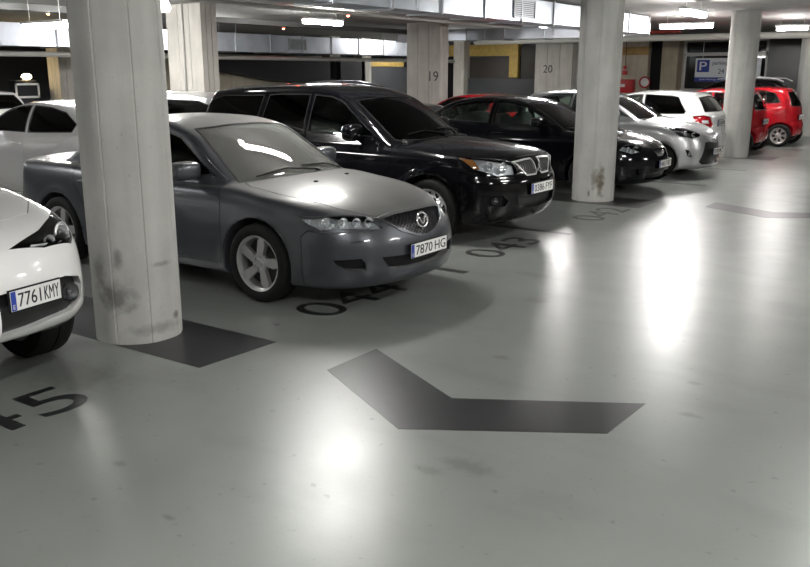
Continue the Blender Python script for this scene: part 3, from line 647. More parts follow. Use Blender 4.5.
# painted marks on the floor
PAINT=mat('black_floor_paint',(.013,.013,.015),.30,noise=(7,.35),spec=.5); PALEP=mat('worn_floor_paint',(.035,.035,.035),.34,noise=(5,.5))
def flat(name,pts,m,label,cat,z=.0015,group=None):
    bm=bmesh.new(); A=[bm.verts.new((x,y,.0002)) for x,y in pts]; B=[bm.verts.new((x,y,z)) for x,y in pts]; n=len(pts)
    f=[bm.faces.new(A),bm.faces.new(B)]
    for i in range(n): bm.faces.new((A[i],A[(i+1)%n],B[(i+1)%n],B[i]))
    bmesh.ops.triangulate(bm,faces=f); return tag(obj(name,bm,m,None,None),label,cat,group)
chev=[(-3.335,4.42),(-2.43,3.945),(-1.48,4.51),(-1.50,3.99),(-2.43,3.41),(-3.335,3.9)]
flat('direction_arrow',chev,PAINT,'black chevron arrow painted on the floor in the foreground','floor marking')
flat('direction_arrow',[(x,y+8.2) for x,y in chev],PALEP,'faded chevron arrow painted farther down the aisle','floor marking')
flat('column_strip',[(-9.5,3.38),(-4.03,3.46),(-4.0,4.14),(-9.5,4.12)],PAINT,'dark painted strip under the big near column','floor marking')
for y,l in ((11.78,'dark painted strip under the scraped column by number 042'),(19.75,'dark painted strip under the column in front of the red hatchbacks')): flat('column_strip',[(-9.5,y-.36),(-4.05,y-.34),(-4.05,y+.5),(-9.5,y+.5)],PALEP,l,'floor marking')
for y,l in ((6.72,'thin dark bay line ending past the nose of the grey saloon'),(9.1,'thin dark bay line on the empty floor past the glossy black car'),(14.45,'thin dark bay line beside the low black hatchback'),(17.1,'thin dark bay line beside the white hatchback'),(22.4,'thin dark bay line between the two red hatchbacks')):
    flat('bay_line',[(-9.2,y-.05),(-4.0,y-.05),(-4.0,y+.05),(-9.2,y+.05)],PALEP,l,'floor marking')
for s_,y,m_,l in (('045',2.17,PAINT,'painted number 045 on the floor in front of the white car'),('044',5.38,PAINT,'painted number 044 on the floor under the nose of the grey saloon'),('043',8.0,PALEP,'painted number 043 on the floor in front of the glossy black car'),('042',10.7,PALEP,'painted number 042 on the floor before the scraped column')):
    me=text_mesh(s_,.43,1.16,.0012,'floor_number'); me.transform(Matrix.Rotation(math.pi/2,4,'Z')); o=link('floor_number',me,m_); o.location=(-4.30,y,.0011); tag(o,l,'floor marking')
# ---------------------------------------------------------------- lamps
GLOW=mat('lamp_glow',(1,1,1),.5,emit=((1,.985,.955),LAMP_POWER)); TRAY=mat('lamp_tray',(.55,.55,.55),.5)
def lamp(loc,rz,label,L=1.25,z=2.86):
    t=thing('ceiling_light',label,'ceiling light',(loc[0],loc[1],z),rz,'ceiling lights')
    bm=bmesh.new(); box(bm,-L/2,-.075,.03,L/2,.075,.075,.012); obj('housing',bm,TRAY,t)
    bm=bmesh.new(); box(bm,-L/2+.03,-.065,-.055,L/2-.03,.065,.03,.03,3); obj('diffuser',bm,GLOW,t,40)
    for x in (-L*.35,L*.35): rod('hanger',t,[(x,0,.07),(x,0,CZ-z)],.006,TRAY,6)
    return t
lamp((-12.2,14.4),rad(90),'long ceiling light above the aisle behind the glossy black car')
lamp((-4.9,16.0),rad(90),'ceiling light pointing end on, above the silver hatchback')
lamp((-6.4,20.4),0,'long ceiling light above the white hatchback')
lamp((-4.6,22.8),0,'short ceiling light above the red hatchback at the photo edge',.75)
lamp((-13.6,8.8),0,'long ceiling light before the far air duct, left of the near column',1.25,2.60)
lamp((-8.4,18.2),0,'ceiling light hidden behind the long air duct near its end')
for x,y,r_,l in ((-5.95,7.1,90,'ceiling light out of view above the glossy black car'),(-.5,8.6,90,'ceiling light out of view above the aisle'),(-1.2,1.2,90,'ceiling light out of view above the photographer'),(2.2,3.6,90,'added ceiling fill light out of view over the opposite bays, nearest the photographer'),(3.4,8.5,90,'added ceiling fill light out of view over the middle of the opposite bays'),(3.4,15.0,90,'added ceiling fill light out of view over the far opposite bays'),(-16.2,14.3,90,'added ceiling fill light out of view behind the broad column with a pipe'),(-12.4,9.45,90,'added ceiling fill light out of view behind the near column'),(-15.6,24.0,90,'added ceiling fill light out of view beyond the broad column numbered 19'),(-10.2,3.0,90,'ceiling light out of view over the second row of cars'),(-18.9,28.9,90,'added ceiling fill light out of view behind the broad column numbered 19'),(-.6,25.0,90,'ceiling light out of view at the aisle end'),(-18.8,5.5,90,'ceiling light out of view by the left wall')): lamp((x,y),rad(r_),l)  # several of these unseen lamps are added to brighten car fronts and far areas
t=thing('ceiling_light','bell shaped glowing ceiling lamp next to the top of the near column','ceiling light',(-9.1,7.55,2.68)); bm=bmesh.new(); lathe(bm,[(.0,-.10),(.10,-.095),(.125,-.06),(.11,.0),(.08,.07),(.06,.13)],24,'Z'); obj('diffuser',bm,mat('bell_lamp_glow',(1,1,1),.5,emit=((1,.985,.955),4)),t,60); bm=bmesh.new(); lathe(bm,[(.0,.2),(.05,.2),(.065,.125),(.0,.12)],24,'Z'); obj('housing',bm,TRAY,t); rod('hanger',t,[(0,0,.19),(0,0,CZ-2.68)],.008,TRAY,6)
# ---------------------------------------------------------------- ducts, pipes, sensors
GALV=mat('galvanised_steel',(.50,.53,.58),.34,.85,noise=(1.6,.5)); FLANGE=mat('duct_flange',(.35,.36,.38),.45,.7); PIPE=mat('grey_pipe',(.38,.37,.35),.5,noise=(4,.2)); REDPIPE=mat('red_sprinkler_pipe',(.20,.02,.015),.45); TRAYD=mat('dark_cable_tray',(.05,.05,.05),.6)
def duct(p0,p1,w,z0,z1,label,axis,n):
    t=thing('air_duct',label,'air duct',(p0[0],p0[1],z0)); Lx=p1[0]-p0[0]; Ly=p1[1]-p0[1]; bm=bmesh.new()
    if axis=='y': box(bm,-w/2,0,0,w/2,Ly,z1-z0)
    else: box(bm,0,-w/2,0,Lx,w/2,z1-z0)
    obj('duct_body',bm,GALV,t)
    for k in range(n+1):
        s=k/n; bm=bmesh.new(); e=.025
        if axis=='y': box(bm,-w/2-e,Ly*s-.015,-e,w/2+e,Ly*s+.015,z1-z0+e)
        else: box(bm,Lx*s-.015,-w/2-e,-e,Lx*s+.015,w/2+e,z1-z0+e)
        obj('flange',bm,FLANGE,t)
    for s in (.15,.5,.85):
        for q in (-1,1):
            x,y=(q*(w/2+.015),Ly*s) if axis=='y' else (Lx*s,q*(w/2+.015)); rod('hanger',t,[(x,y,0),(x,y,CZ-z0)],.006,FLANGE,6)
    return t
def vent(t,x,y,z,w,h):
    bm=bmesh.new(); 
    for a in ((-w/2,-h/2,w/2,-h/2+.03),(-w/2,h/2-.03,w/2,h/2),(-w/2,-h/2,-w/2+.03,h/2),(w/2-.03,-h/2,w/2,h/2)): box(bm,x-.005,y+a[0],z+a[1],x+.03,y+a[2],z+a[3])
    o=obj('vent',bm,FLANGE,t); bm=bmesh.new(); box(bm,x-.002,y-w/2,z-h/2,x+.004,y+w/2,z+h/2); obj('vent_backing',bm,TRAYD,o)
    bm=bmesh.new(); 
    for k in range(8):
        zz=z-h/2+.05+k*(h-.1)/7; box(bm,x+.004,y-w/2+.03,zz-.008,x+.02,y+w/2-.03,zz+.008)
    obj('vent_slats',bm,FLANGE,o)
t=duct((-7.4,1.0),(-7.4,19.9),.6,2.68,3.06,'long shiny air duct passing over the row of cars','y',15); vent(t,.3,12.7,.20,.8,.32)
duct((-15.3,21.7),(-9.3,21.7),.5,2.70,3.0,'lower cross duct with an open dark end, under the long air duct','x',5)
t=duct((-17.3,6.0),(-17.3,27),.6,2.36,2.82,'long air duct in front of the dark far wall','y',16); vent(t,.3,12.9,.23,.75,.32)
def pipe(name,pts,r,m,label,cat='pipe'): bm=bmesh.new(); tube(bm,pts,r,14); return tag(obj(name,bm,m,None,60),label,cat)
pipe('ceiling_pipe',[(-18,6,2.22),(-18,29,2.22)],.06,PIPE,'pale pipe running below the far air duct')
pipe('ceiling_pipe',[(-16,27.2,2.86),(4,27.2,2.86)],.10,mat('pale_pipe',(.55,.54,.50),.45),'thick pale pipe crossing before the end wall')
pipe('ceiling_pipe',[(-13,26.3,3.0),(-8.4,26.3,3.0)],.05,REDPIPE,'dull red sprinkler pipe above the fire cabinet')
pipe('ceiling_pipe',[(-11.2,3,2.98),(-11.2,30,2.98)],.035,PIPE,'thin pipe along the ceiling over the second row of cars')
pipe('column_pipe',[(-13.3,11.52,0),(-13.3,11.52,CZ)],.025,PIPE,'thin vertical pipe on the broad column behind the estate car')
bm=bmesh.new(); box(bm,-9.65,2,2.93,-9.35,21.3,2.99); box(bm,-9.67,2,2.93,-9.65,21.3,3.03); box(bm,-9.35,2,2.93,-9.33,21.3,3.03); tag(obj('cable_tray',bm,TRAYD,None),'dark cable tray running along the ceiling','cable tray')
bm=bmesh.new(); box(bm,-14.4,2,2.86,-14.1,21.3,2.92); box(bm,-14.42,2,2.86,-14.4,21.3,2.97); box(bm,-14.1,2,2.86,-14.08,21.3,2.97); tag(obj('cable_tray',bm,TRAYD,None),'dark cable tray behind the long ceiling light','cable tray')
LEDR=mat('red_led',(.8,.05,.03),.4,emit=((1,.08,.04),14)); LEDO=mat('orange_led',(.9,.3,.05),.4,emit=((1,.35,.08),10))
for x,y,m_,l in ((-17.3,11.3,LEDO,'orange sensor light on the ceiling left of the near column'),(-11.9,13.0,LEDR,'red sensor light on the ceiling, highest of those right of the broad column'),(-12.4,15.5,LEDR,'red sensor light on the ceiling above the long light'),(-17.6,19.0,LEDR,'red sensor light on the ceiling above the far air duct')):
    t=thing('bay_sensor',l,'sensor',(x,y,CZ)); bm=bmesh.new(); lathe(bm,[(0,-.0),(.06,-.0),(.055,-.035),(.03,-.05),(0,-.05)],20,'Z'); obj('sensor_housing',bm,TRAY,t); bm=bmesh.new(); blob(bm,(0,0,-.055),.028,.028,.02,1,12); obj('led',bm,m_,t,60)
# ---------------------------------------------------------------- far wall details
def panel_t(name,b,m,label,cat): bm=bmesh.new(); box(bm,*b,.01); return tag(obj(name,bm,m,None),label,cat)
# ramp on the left: dark sloping soffit above a pale concrete wall
bm=bmesh.new(); q=[(18.2,2.3),(27,2.3),(27,1.36),(25.4,1.39),(22.66,1.48),(21.4,1.63),(20.3,1.80),(18.2,1.84)]
A=[bm.verts.new((-21.6,y,z)) for y,z in q]; B=[bm.verts.new((-20.8,y,z)) for y,z in q]; bm.faces.new(A); bm.faces.new(B)
for i in range(8): bm.faces.new((A[i],A[(i+1)%8],B[(i+1)%8],B[i]))
struct(obj('trim_1',bm,DARKW,None,None)); wall('wall_ramp',-22.2,18,0,-21.7,27,2.4,concrete('ramp_concrete',(.50,.46,.36)))
wall('wall_end_left',-24,32.7,0,-16.2,33.2,CZ,GREYW)
panel_t('metal_door',(-20.75,32.5,0,-20.0,32.66,2.48),TRIM,'black door in the end wall beside a pale pillar','door')
column((-19.7,32.4,0),'pale pillar between the black door and the brown panels',False,concrete('pale_pillar_concrete',(.55,.53,.48)),(.26,.25))
panel_t('wall_panel',(-19.35,32.5,.9,-16.95,32.7,2.38),BROWN,'wide dark brown panel on the end wall','panel')
panel_t('wall_panel',(-16.9,32.45,1.55,-16.2,32.7,2.85),BROWN,'tall dark brown panel beside the column numbered 20','panel')
panel_t('wall_panel',(-19.4,32.45,0,-16.2,32.6,1.56),GREYW,'low grey wall panel under the brown panels','panel')
YLIT=YEL
panel_t('ochre_wall_strip',(-20.8,32.6,2.48,-16.95,32.75,2.95),YLIT,'ochre yellow strip of wall above the brown panels','wall strip')
panel_t('ochre_post',(-17.35,32.3,1.6,-16.95,32.5,2.95),YLIT,'ochre yellow post at the end of the brown panel','post')
wall('wall_partition',-21.7,27.6,0,-21.2,32.4,2.02,GREYW); panel_t('ochre_box',(-21.7,27.9,2.04,-21.2,30.2,2.36),YLIT,'ochre yellow box on the low grey wall beyond the two slim pillars','box')
wall('wall_end_middle',-12.9,32.4,0,-11.5,33.2,CZ,concrete('stained_concrete',(.50,.44,.35),[(0,0,0,.01,.01,.01,0)]))
bm=bmesh.new(); box(bm,-12.92,32.37,2.45,-11.48,32.41,2.75); tag(obj('orange_stain_band',bm,mat('ochre_stain',(.36,.22,.08),.8,noise=(5,.6)),None,None),'orange brown band high on the concrete wall above the fire cabinet','wall band')
FRED=mat('fire_red',(.45,.01,.012),.35)
t=thing('fire_cabinet','red fire hose cabinet on the concrete wall beyond the silver hatchback','fire cabinet',(-12.35,32.4,1.05)); bm=bmesh.new(); box(bm,-.42,-.2,0,.42,0,.50,.02); obj('cabinet_box',bm,FRED,t); bm=bmesh.new(); box(bm,-.38,-.215,.03,.38,-.2,.47,.006); d=obj('cabinet_door',bm,FRED,t); bm=bmesh.new(); box(bm,-.08,-.225,.22,.08,-.213,.32); obj('cabinet_label',bm,WHITEP,d)
t=thing('fire_alarm','small red fire alarm above the red fire cabinet','fire alarm',(-12.35,32.36,1.72)); bm=bmesh.new(); box(bm,-.09,-.07,0,.09,0,.16,.015); obj('alarm_box',bm,FRED,t); bm=bmesh.new(); lathe(bm,[(0,-.10),(.055,-.10),(.06,-.07),(.0,-.07)],18,'Y',Matrix.Translation((0,0,.27))); box(bm,-.06,-.07,.2,.06,0,.34,.01); obj('alarm_sounder',bm,FRED,t); rod('alarm_cable',t,[(0,-.02,.34),(0,-.02,1.35)],.012,TRIM)
t=thing('round_sign','round white sign with a red ring at the edge of the concrete wall','sign',(-11.50,32.2,1.45)); bm=bmesh.new(); lathe(bm,[(0,-.01),(.2,-.01),(.2,.01),(0,.01)],28,'Y'); obj('sign_face',bm,WHITEP,t); bm=bmesh.new(); tube(bm,[(.19*math.cos(a),-.012,.19*math.sin(a)) for a in [2*math.pi*k/28 for k in range(28)]],.03,8,True); obj('sign_ring',bm,FRED,t); bm=bmesh.new(); box(bm,-.03,0,-.03,.03,.2,.03); obj('sign_bracket',bm,TRAY,t)
wall('gap_shade',-11.45,32.6,0,-10.95,32.75,2.95,TRIM); wall('wall_end_pillar',-10.95,32.3,0,-10.35,33.2,CZ,concrete('end_pillar_concrete',(.42,.36,.27)))  # black slab put in for the shade inside the gap beside the pillar
# glazed front on the right of the end wall
FRAME=mat('pale_frame',(.55,.54,.52),.4,.2); GLZ=mat('black_glazing',(.010,.011,.014),.06,coat=1)
t=thing('glazed_front','dark glazed front with pale frames behind the parking sign','shop front',(-8.7,32.9,0))
bm=bmesh.new(); box(bm,-1.6,.1,0,1.35,.14,2.95); obj('pane',bm,GLZ,t)
for b in ((-1.65,0,0,-1.55,.12,2.95),(1.28,0,0,1.40,.12,2.95),(-1.65,0,2.40,1.4,.13,2.52),(-1.65,0,2.90,1.4,.12,2.98),(-1.65,-.02,1.10,1.4,.12,1.22)):
    bm=bmesh.new(); box(bm,*b,.008); obj('frame_bar',bm,FRAME,t)
wall('wall_end_right',-7.3,32.7,0,9,33.2,CZ,mat('dark_glossy_wall',(.018,.019,.022),.25,noise=(3,.4)))
SIGNW=mat('sign_white',(.72,.74,.78),.4); SIGNB=mat('sign_blue',(.015,.04,.28),.4)
t=thing('parking_sign','white and blue parking sign with a big P before the dark glazing','sign',(-8.62,32.6,1.50)); bm=bmesh.new(); box(bm,-1.15,-.02,0,1.15,.02,1.02,.008); obj('sign_board',bm,SIGNW,t)
bm=bmesh.new(); box(bm,-1.15,-.03,-.02,1.15,-.018,.17); b_=obj('sign_band',bm,SIGNB,t); bm=bmesh.new(); box(bm,-1.08,-.03,.40,-.64,-.018,.94); sq=obj('parking_symbol',bm,SIGNB,t)
def letters(s,x,z,h,w_,m,par):
    me=text_mesh(s,h,w_,.006,'sign_lettering'); me.transform(Matrix.Translation((x,-.032,z))@Matrix.Rotation(math.pi/2,4,'X')); return link('sign_lettering',me,m,par)
letters('P',-.86,.67,.38,.26,SIGNW,sq); BL=mat('sign_text',(.02,.03,.09),.5); letters('parking',-.26,.78,.22,.54,BL,t); letters('24 h',-.12,.44,.22,.38,BL,t); letters('parking   24 h',-.4,.075,.09,1.1,SIGNW,b_)
for x in (-.9,.9): rod('sign_hanger',t,[(x,0,1.0),(x,0,(CZ-1.5)/.8)],.01,FRAME,6)
t.scale=(1,1,.8)
# numbers on the broad columns
NUM=mat('stencil_black',(.03,.035,.03),.6)
def stencil(s,p,label):
    me=text_mesh(s,.26,None,.003,'column_number'); me.transform(Matrix.Rotation(math.pi/2,4,'X')); o=link('column_number',me,NUM); o.location=p; return tag(o,label,'painted number')
stencil('19',(-12.72,19.498,1.72),'stencilled number 19 on a broad concrete column'); stencil('20',(-13.3,27.578,1.93),'stencilled number 20 on the broad column left of the scraped column')
# display with a warm lamp at the left wall
WARM=mat('warm_glow',(1,.8,.5),.5,emit=((1,.75,.40),7))
t=thing('payment_machine','dark panel in a white frame under a warm lamp, at the dark wall','machine',(-20.9,12.75,0)); bm=bmesh.new(); box(bm,-.15,-.3,0,.15,.3,1.62,.02); obj('machine_body',bm,DARKW,t)
for b in ((.15,-.33,1.18,.18,.33,1.23),(.15,-.33,1.50,.18,.33,1.55),(.15,-.33,1.18,.18,-.29,1.55),(.15,.29,1.18,.18,.33,1.55)):
    bm=bmesh.new(); box(bm,*b); obj('frame_bar',bm,WHITEP,t)
bm=bmesh.new(); blob(bm,(.1,.05,1.72),.08,.13,.07,.9,16); obj('lamp_shade',bm,WARM,t,60)
# ---------------------------------------------------------------- the cars
def sym(pts): 
    """close an outline given for y>=0 (from the middle out and back) by mirroring it"""
    return list(pts)+[(u,-y,z) for u,y,z in reversed(pts) if abs(y)>1e-6]
def side(pts,y=.8): return [(u,y,z) for u,z in pts]
def plan(pts,z): return [(u,y,z) for u,y in pts]
def wiper(c,pts):
    """pts (u,y) on the windscreen, blade lying just above the glass"""
    P=[c.surf(u,y,1.0,(0,0,1))+Vector((0,0,.014)) for u,y in pts]; bm=bmesh.new(); tube(bm,P,.008,6); tube(bm,[P[-1],P[-1]+Vector((.04,0,-.01))],.014,8); return obj('wiper',bm,TRIM,c.root,60)
def saloon():
    root=thing('saloon_car','grey saloon car with dusty hood, scuffed bumper and plate 7870 HG','car',(-3.76,5.70,0))
    P=paint('grey_metallic_paint',(.085,.089,.10),.34,.55,coat=.55,dust=.62,dustcol=(.40,.39,.36))
    c=Car(MAZDA,root,P,.022); S=1
    win=glass('dusty_windscreen',(.62,.68,.66),dust=.17)
    wsp=sym(plan([(1.25,0),(1.28,.3),(1.36,.52),(1.455,.665),(2.10,.53),(2.055,.35),(2.03,0)],1.15))
    c.seal('windscreen_seal',wsp,(0,0,1),.018,mirror=False,din=.4,dout=.5)
    c.window('windscreen',wsp,(0,0,1),win,False,.4,.5)
    c.window('rear_window',sym(plan([(3.38,0),(3.37,.35),(3.35,.50),(3.70,.60),(3.82,.58),(3.90,.3),(3.92,0)],1.25)),(0,0,1),TINT,False,.4,.4)
    fw=side([(1.66,.995),(2.16,1.275),(2.40,1.325),(2.67,1.34),(2.70,1.01)]); rw=side([(2.79,1.015),(2.76,1.34),(3.05,1.32),(3.30,1.255),(3.44,1.18),(3.49,1.035)])
    for q in (fw,rw): c.seal('window_trim',q,(0,1,0),.014,TRIM)
    c.window('side_window',fw,(0,1,0),TINT); c.window('side_window',rw,(0,1,0),TINT)
    lamp=[(.672,.824,.742),(.543,.79,.757),(.40,.65,.757),(.266,.494,.747),(.135,.44,.672),(.13,.455,.648),(.25,.62,.650),(.456,.806,.657),(.568,.818,.685)]
    hs=c.pocket('headlight',lamp,.055,mat('faceted_lamp_bowl',(.93,.93,.94),.15,.55,bump=(55,1.0)),parent=None); c.lens('headlight_lens',lamp,CLEAR,hs)
    bowls(c,hs,[(.19,.52,.70,.043),(.26,.60,.70,.042),(.34,.675,.70,.047),(.45,.755,.705,.040)],(-1,.5,.1))
    gr=sym([(.15,0,.738),(.17,.25,.735),(.18,.405,.718),(.074,.28,.632),(.03,.12,.575),(.02,0,.556)])
    c.seal('grille_surround',gr,(1,0,.15),.022,P,-.008,False,.15,.3,.04)
    mesh=mat('grille_mesh',(.012,.012,.013),.4); c.pocket('grille',gr,.04,mesh,(1,0,.15),False,.15,.3)
    # woven bars of the grille
    gp=c.pr(gr,(1,0,.15),.15,.3,mirror=False); bm=bmesh.new()
    for k in range(-14,15):
        for sg in (-1,1):
            y=k*.045; box_=box(bm,-.25,-.0025,-.2,.12,.0025,.2); bmesh.ops.transform(bm,matrix=Matrix.Translation((0,y,.65))@Matrix.Rotation(sg*rad(58),4,'X'),verts=box_)
    sh=boolean(c.net(.018),c.net(.03),'DIFFERENCE'); bars=None
    me=boolean(boolean(sh,gp,'INTERSECT'),from_bm(bm),'INTERSECT')
    link('grille_bars',me,mat('grille_bar',(.045,.045,.05),.3,.3),root,30)
    # winged emblem in a ring
    p=c.surf(.06,0,.668,(-1,0,0)); bm=bmesh.new(); Mx=Matrix.Translation(p+Vector((.012,0,0)))@Matrix.Rotation(rad(-14),4,'Y')
    tube(bm,[Mx@Vector((0,.074*math.cos(a),.058*math.sin(a))) for a in [2*math.pi*k/32 for k in range(32)]],.0085,8,True)
    tube(bm,[Mx@Vector((0,y,z)) for y,z in [(-.070,.004),(-.056,.018),(-.042,.022),(-.032,.012),(-.014,-.022),(0,-.034),(.014,-.022),(.032,.012),(.042,.022),(.056,.018),(.070,.004)]],[.005,.009,.011,.010,.008,.007,.008,.010,.011,.009,.005],8)
    obj('badge',bm,CHROME,root,60)
    c.pocket('air_intake',sym([(.03,0,.425),(.06,.3,.43),(.1,.505,.438),(.09,.49,.41),(.07,.44,.345),(.02,.2,.322),(.0,0,.318)]),.06,TRIM,(1,0,0),False,.16,.3)
    c.pocket('fog_recess',[(.359,.786,.428),(.183,.652,.441),(.16,.626,.40),(.161,.625,.353),(.277,.737,.36),(.33,.775,.39)],.04,TRIM)
    c.pocket('tail_light',[(4.48,.84,.93),(4.69,.62,.95),(4.75,.42,.93),(4.78,.42,.80),(4.72,.62,.77),(4.54,.83,.78)],.03,REDL,din=.12)
    plate(root,c.surf(0,0,.452,(-1,0,0))+Vector((.012,0,0)),'7870 HG')
    for nm,q in (('front_door',[(1.50,.285),(1.475,.45),(1.48,.75),(1.53,.965),(2.08,1.30),(2.38,1.36),(2.725,1.37),(2.745,1.0),(2.735,.26)]),('rear_door',[(2.747,.26),(2.757,1.0),(2.737,1.37),(3.05,1.35),(3.34,1.285),(3.50,1.20),(3.56,1.02),(3.50,.80),(3.38,.68),(3.30,.5),(3.25,.27)])):
        ds=c.panel(nm,side(q),(0,1,0),.36,.3)
        for d,sg in zip(ds,(1,-1)): handle(d,-2.56 if nm[0]=='f' else -3.33,.845 if nm[0]=='f' else .85,.83,sg,P)
    hood=sym(plan([(1.222,0),(1.25,.3),(1.325,.52),(1.40,.66),(1.28,.715),(.95,.715),(.70,.685),(.456,.61),(.30,.51),(.215,.43),(.195,.3),(.178,.15),(.17,0)],.9))
    c.panel('hood',hood,(0,0,1),.28,.4,False)
    c.panel('boot_lid',sym(plan([(3.97,0),(3.95,.35),(3.86,.64),(4.38,.66),(4.66,.56),(4.73,0)],.98)),(0,0,1),.2,.3,False)
    c.panel('front_bumper',side([(-.3,.05),(-.3,.80),(.125,.80),(.165,.640),(.40,.640),(.56,.648),(.615,.60),(.60,.05)],0),(0,1,0),1.2,1.2,False)
    c.finish()
    for y,z in ((-.70,.545),(-.66,.55)):
        pass
    sc=c.pr([(.26,-.70,.57),(.2,-.655,.578),(.175,-.63,.568),(.21,-.66,.563),(.25,-.695,.56)],None,.05,.1,mirror=False); link('bumper_scuff',boolean(boolean(c.net(-.001),c.net(.002),'DIFFERENCE'),sc,'INTERSECT'),mat('scuff',(.02,.02,.02),.7),root,30)
    for u,y in ((.95,-.28),(1.02,.22)):
        q=c.surf(u,y,1,(0,0,1)); bm=bmesh.new(); blob(bm,q,.018,.022,.012,.7,12); obj('washer_nozzle',bm,TRIM,root,60)
    wiper(c,[(1.40,-.52),(1.37,-.2),(1.29,.12)]); wiper(c,[(1.37,.02),(1.40,.35),(1.42,.56)])
    for sd in (1,-1): mirror(root,(-1.86,.90,1.03),sd,P,(.085,.135,.078),.06)
    interior(root,-1.36,.80,.98,-2.3)
    wheels(root,MAZDA,.226,.20,'twist')
    return root
def build(root,spec,P,h,f,extra=None):
    """a car from its outlines: f holds them all in (u,y,z) or side/plan pairs"""
    c=Car(spec,root,P,h,f.get('cab')); W=spec['W']; gl=f.get('glass',TINT); gr=f.get('rear_glass',gl)
    ws=sym(plan(f['ws'],1.2)); c.seal('windscreen_seal',ws,(0,0,1),.018,mirror=False,din=.5,dout=.5); c.window('windscreen',ws,(0,0,1),f.get('wglass',TINT),False,.5,.5)
    rw=sym([(spec['L']-.2,y,z) for y,z in f['rw']]); rd=(-1,0,.25); c.seal('rear_window_seal',rw,rd,.018,mirror=False,din=.5,dout=.6); c.window('rear_window',rw,rd,gr,False,.45,.6)
    for i,q in enumerate(f['sw']):
        q=side(q); c.seal('window_trim',q,(0,1,0),.014,f.get('trim',TRIM)); c.window('side_window',q,(0,1,0),gl if i==0 else gr)
    hs=c.pocket('headlight',f['lamp'],.055,f.get('bowl') or mat('lamp_bowl',(.80,.80,.81),.3,.25)); c.lens('headlight_lens',f['lamp'],CLEAR,hs); bowls(c,hs,f['bowls'],f.get('bd',(-1,.4,.1)))
    ts=c.pocket('tail_light',f['tail'],.02,REDL,din=.12)
    if 'tail2' in f: 
        q=c.pr(f['tail2'],None,.08,.2); me=boolean(c.net(.012),q,'INTERSECT')
        for t,sg in zip(ts,(1,-1)): link('tail_light_lens',half(me,sg),mat('clear_tail_lens',(.7,.7,.7),.1,coat=1),t,30)
    for nm,q,m in f.get('pockets',()): c.pocket(nm,q,.05,m or TRIM,(1,0,0) if all(len(x)==3 for x in q) and nm!='fog_recess' else None,nm in('fog_recess','side_intake'),.16,.3)
    if extra: extra(c)
    for nm,q,hp in f['doors']:
        ds=c.panel(nm,side(q),(0,1,0),.36,.3)
        if hp:
            for d,sg in zip(ds,(1,-1)): handle(d,-hp[0],hp[1],hp[2],sg,f.get('handle',P))
    if 'hood' in f: c.panel('hood',sym(plan(f['hood'],f.get('hz',1.0))),(0,0,1),.3,.4,False)
    if 'hatch' in f: c.panel('tailgate',sym([(spec['L']-.2,y,z) for y,z in f['hatch']]),(-1,0,.1),.3,.6,False)
    if 'bumper' in f: c.panel('front_bumper',side(f['bumper'],0),(0,1,0),1.2,1.2,False)
    if 'rbumper' in f: c.panel('rear_bumper',side(f['rbumper'],0),(0,1,0),1.2,1.2,False)
    if f.get('clad'):
        q=c.pr(side(f['clad'],0),(0,1,0),1.2,1.2,mirror=False)
    c.finish()
    if f.get('plate'):
        y,z,w_,t=f['plate']; p=c.surf(0,y,z,(-1,0,0)); g=grad(c.S,np.array([[-p.x,p.y,p.z]]))[0]; plate(root,p+Vector((.015,0,0)),t,w_,.11,(-g[0],g[1],0))
    if f.get('rplate'):
        z,t=f['rplate']; p=c.surf(spec['L'],0,z,(1,0,0)); plate(root,p+Vector((-.015,0,0)),t,.52,.11,(-1,0,0))
    if f.get('wip'): 
        for q in f['wip']: wiper(c,q)
    mr=f['mir']
    for sd in (1,-1): mirror(root,(-mr[0],mr[1],mr[2]),sd,f.get('mirmat',P),mr[3] if len(mr)>3 else (.075,.115,.075),.06)
    d=f['dash']; interior(root,-d[0],W-.08,d[1],-d[2],True,d[3] if len(d)>3 else 0)
    wheels(root,spec,*f['wheel'])
    for q in f.get('rails',()):
        for sg in (1,-1): rod('roof_rail',root,[(-u,sg*y,z) for u,y,z in q],.016,f.get('railmat',TRIM))
    return c
def emblem(c,u,y,z,r,kind,d=(-1,0,0)):
    p=c.surf(u,y,z,d)+Vector((.012 if d[0]<0 else -.012,0,0)); bm=bmesh.new()
    if kind=='diamonds':
        for a in (90,210,330):
            e=Vector((0,math.cos(rad(a)),math.sin(rad(a)))); n=Vector((0,-e.z,e.y)); q=[Vector(),e*r*.5+n*r*.29,e*r,e*r*.5-n*r*.29]
            A=[bm.verts.new(p+x*1.0) for x in q]; B=[bm.verts.new(p+x*.92+e*r*.04+Vector((.012,0,0))) for x in q]
            bm.faces.new(A); bm.faces.new(B)
            for i in range(4): bm.faces.new((A[i],A[(i+1)%4],B[(i+1)%4],B[i]))
    else:
        ov=lambda ry,rz,cy=0,cz=0:[p+Vector((0,cy+ry*math.cos(a),cz+rz*math.sin(a))) for a in [2*math.pi*k/24 for k in range(24)]]
        tube(bm,ov(r,r*.68),r*.10,6,True)
        if kind=='ovals': tube(bm,ov(r*.38,r*.64),r*.09,6,True); tube(bm,ov(r*.66,r*.24,0,r*.38),r*.09,6,True)
        elif kind=='disc': blob(bm,p,.006,r*.8,r*.6,1,14)
    return obj('badge',bm,CHROME,c.root,60)
HOLE=mat('grille_mesh',(.012,.012,.013),.4)
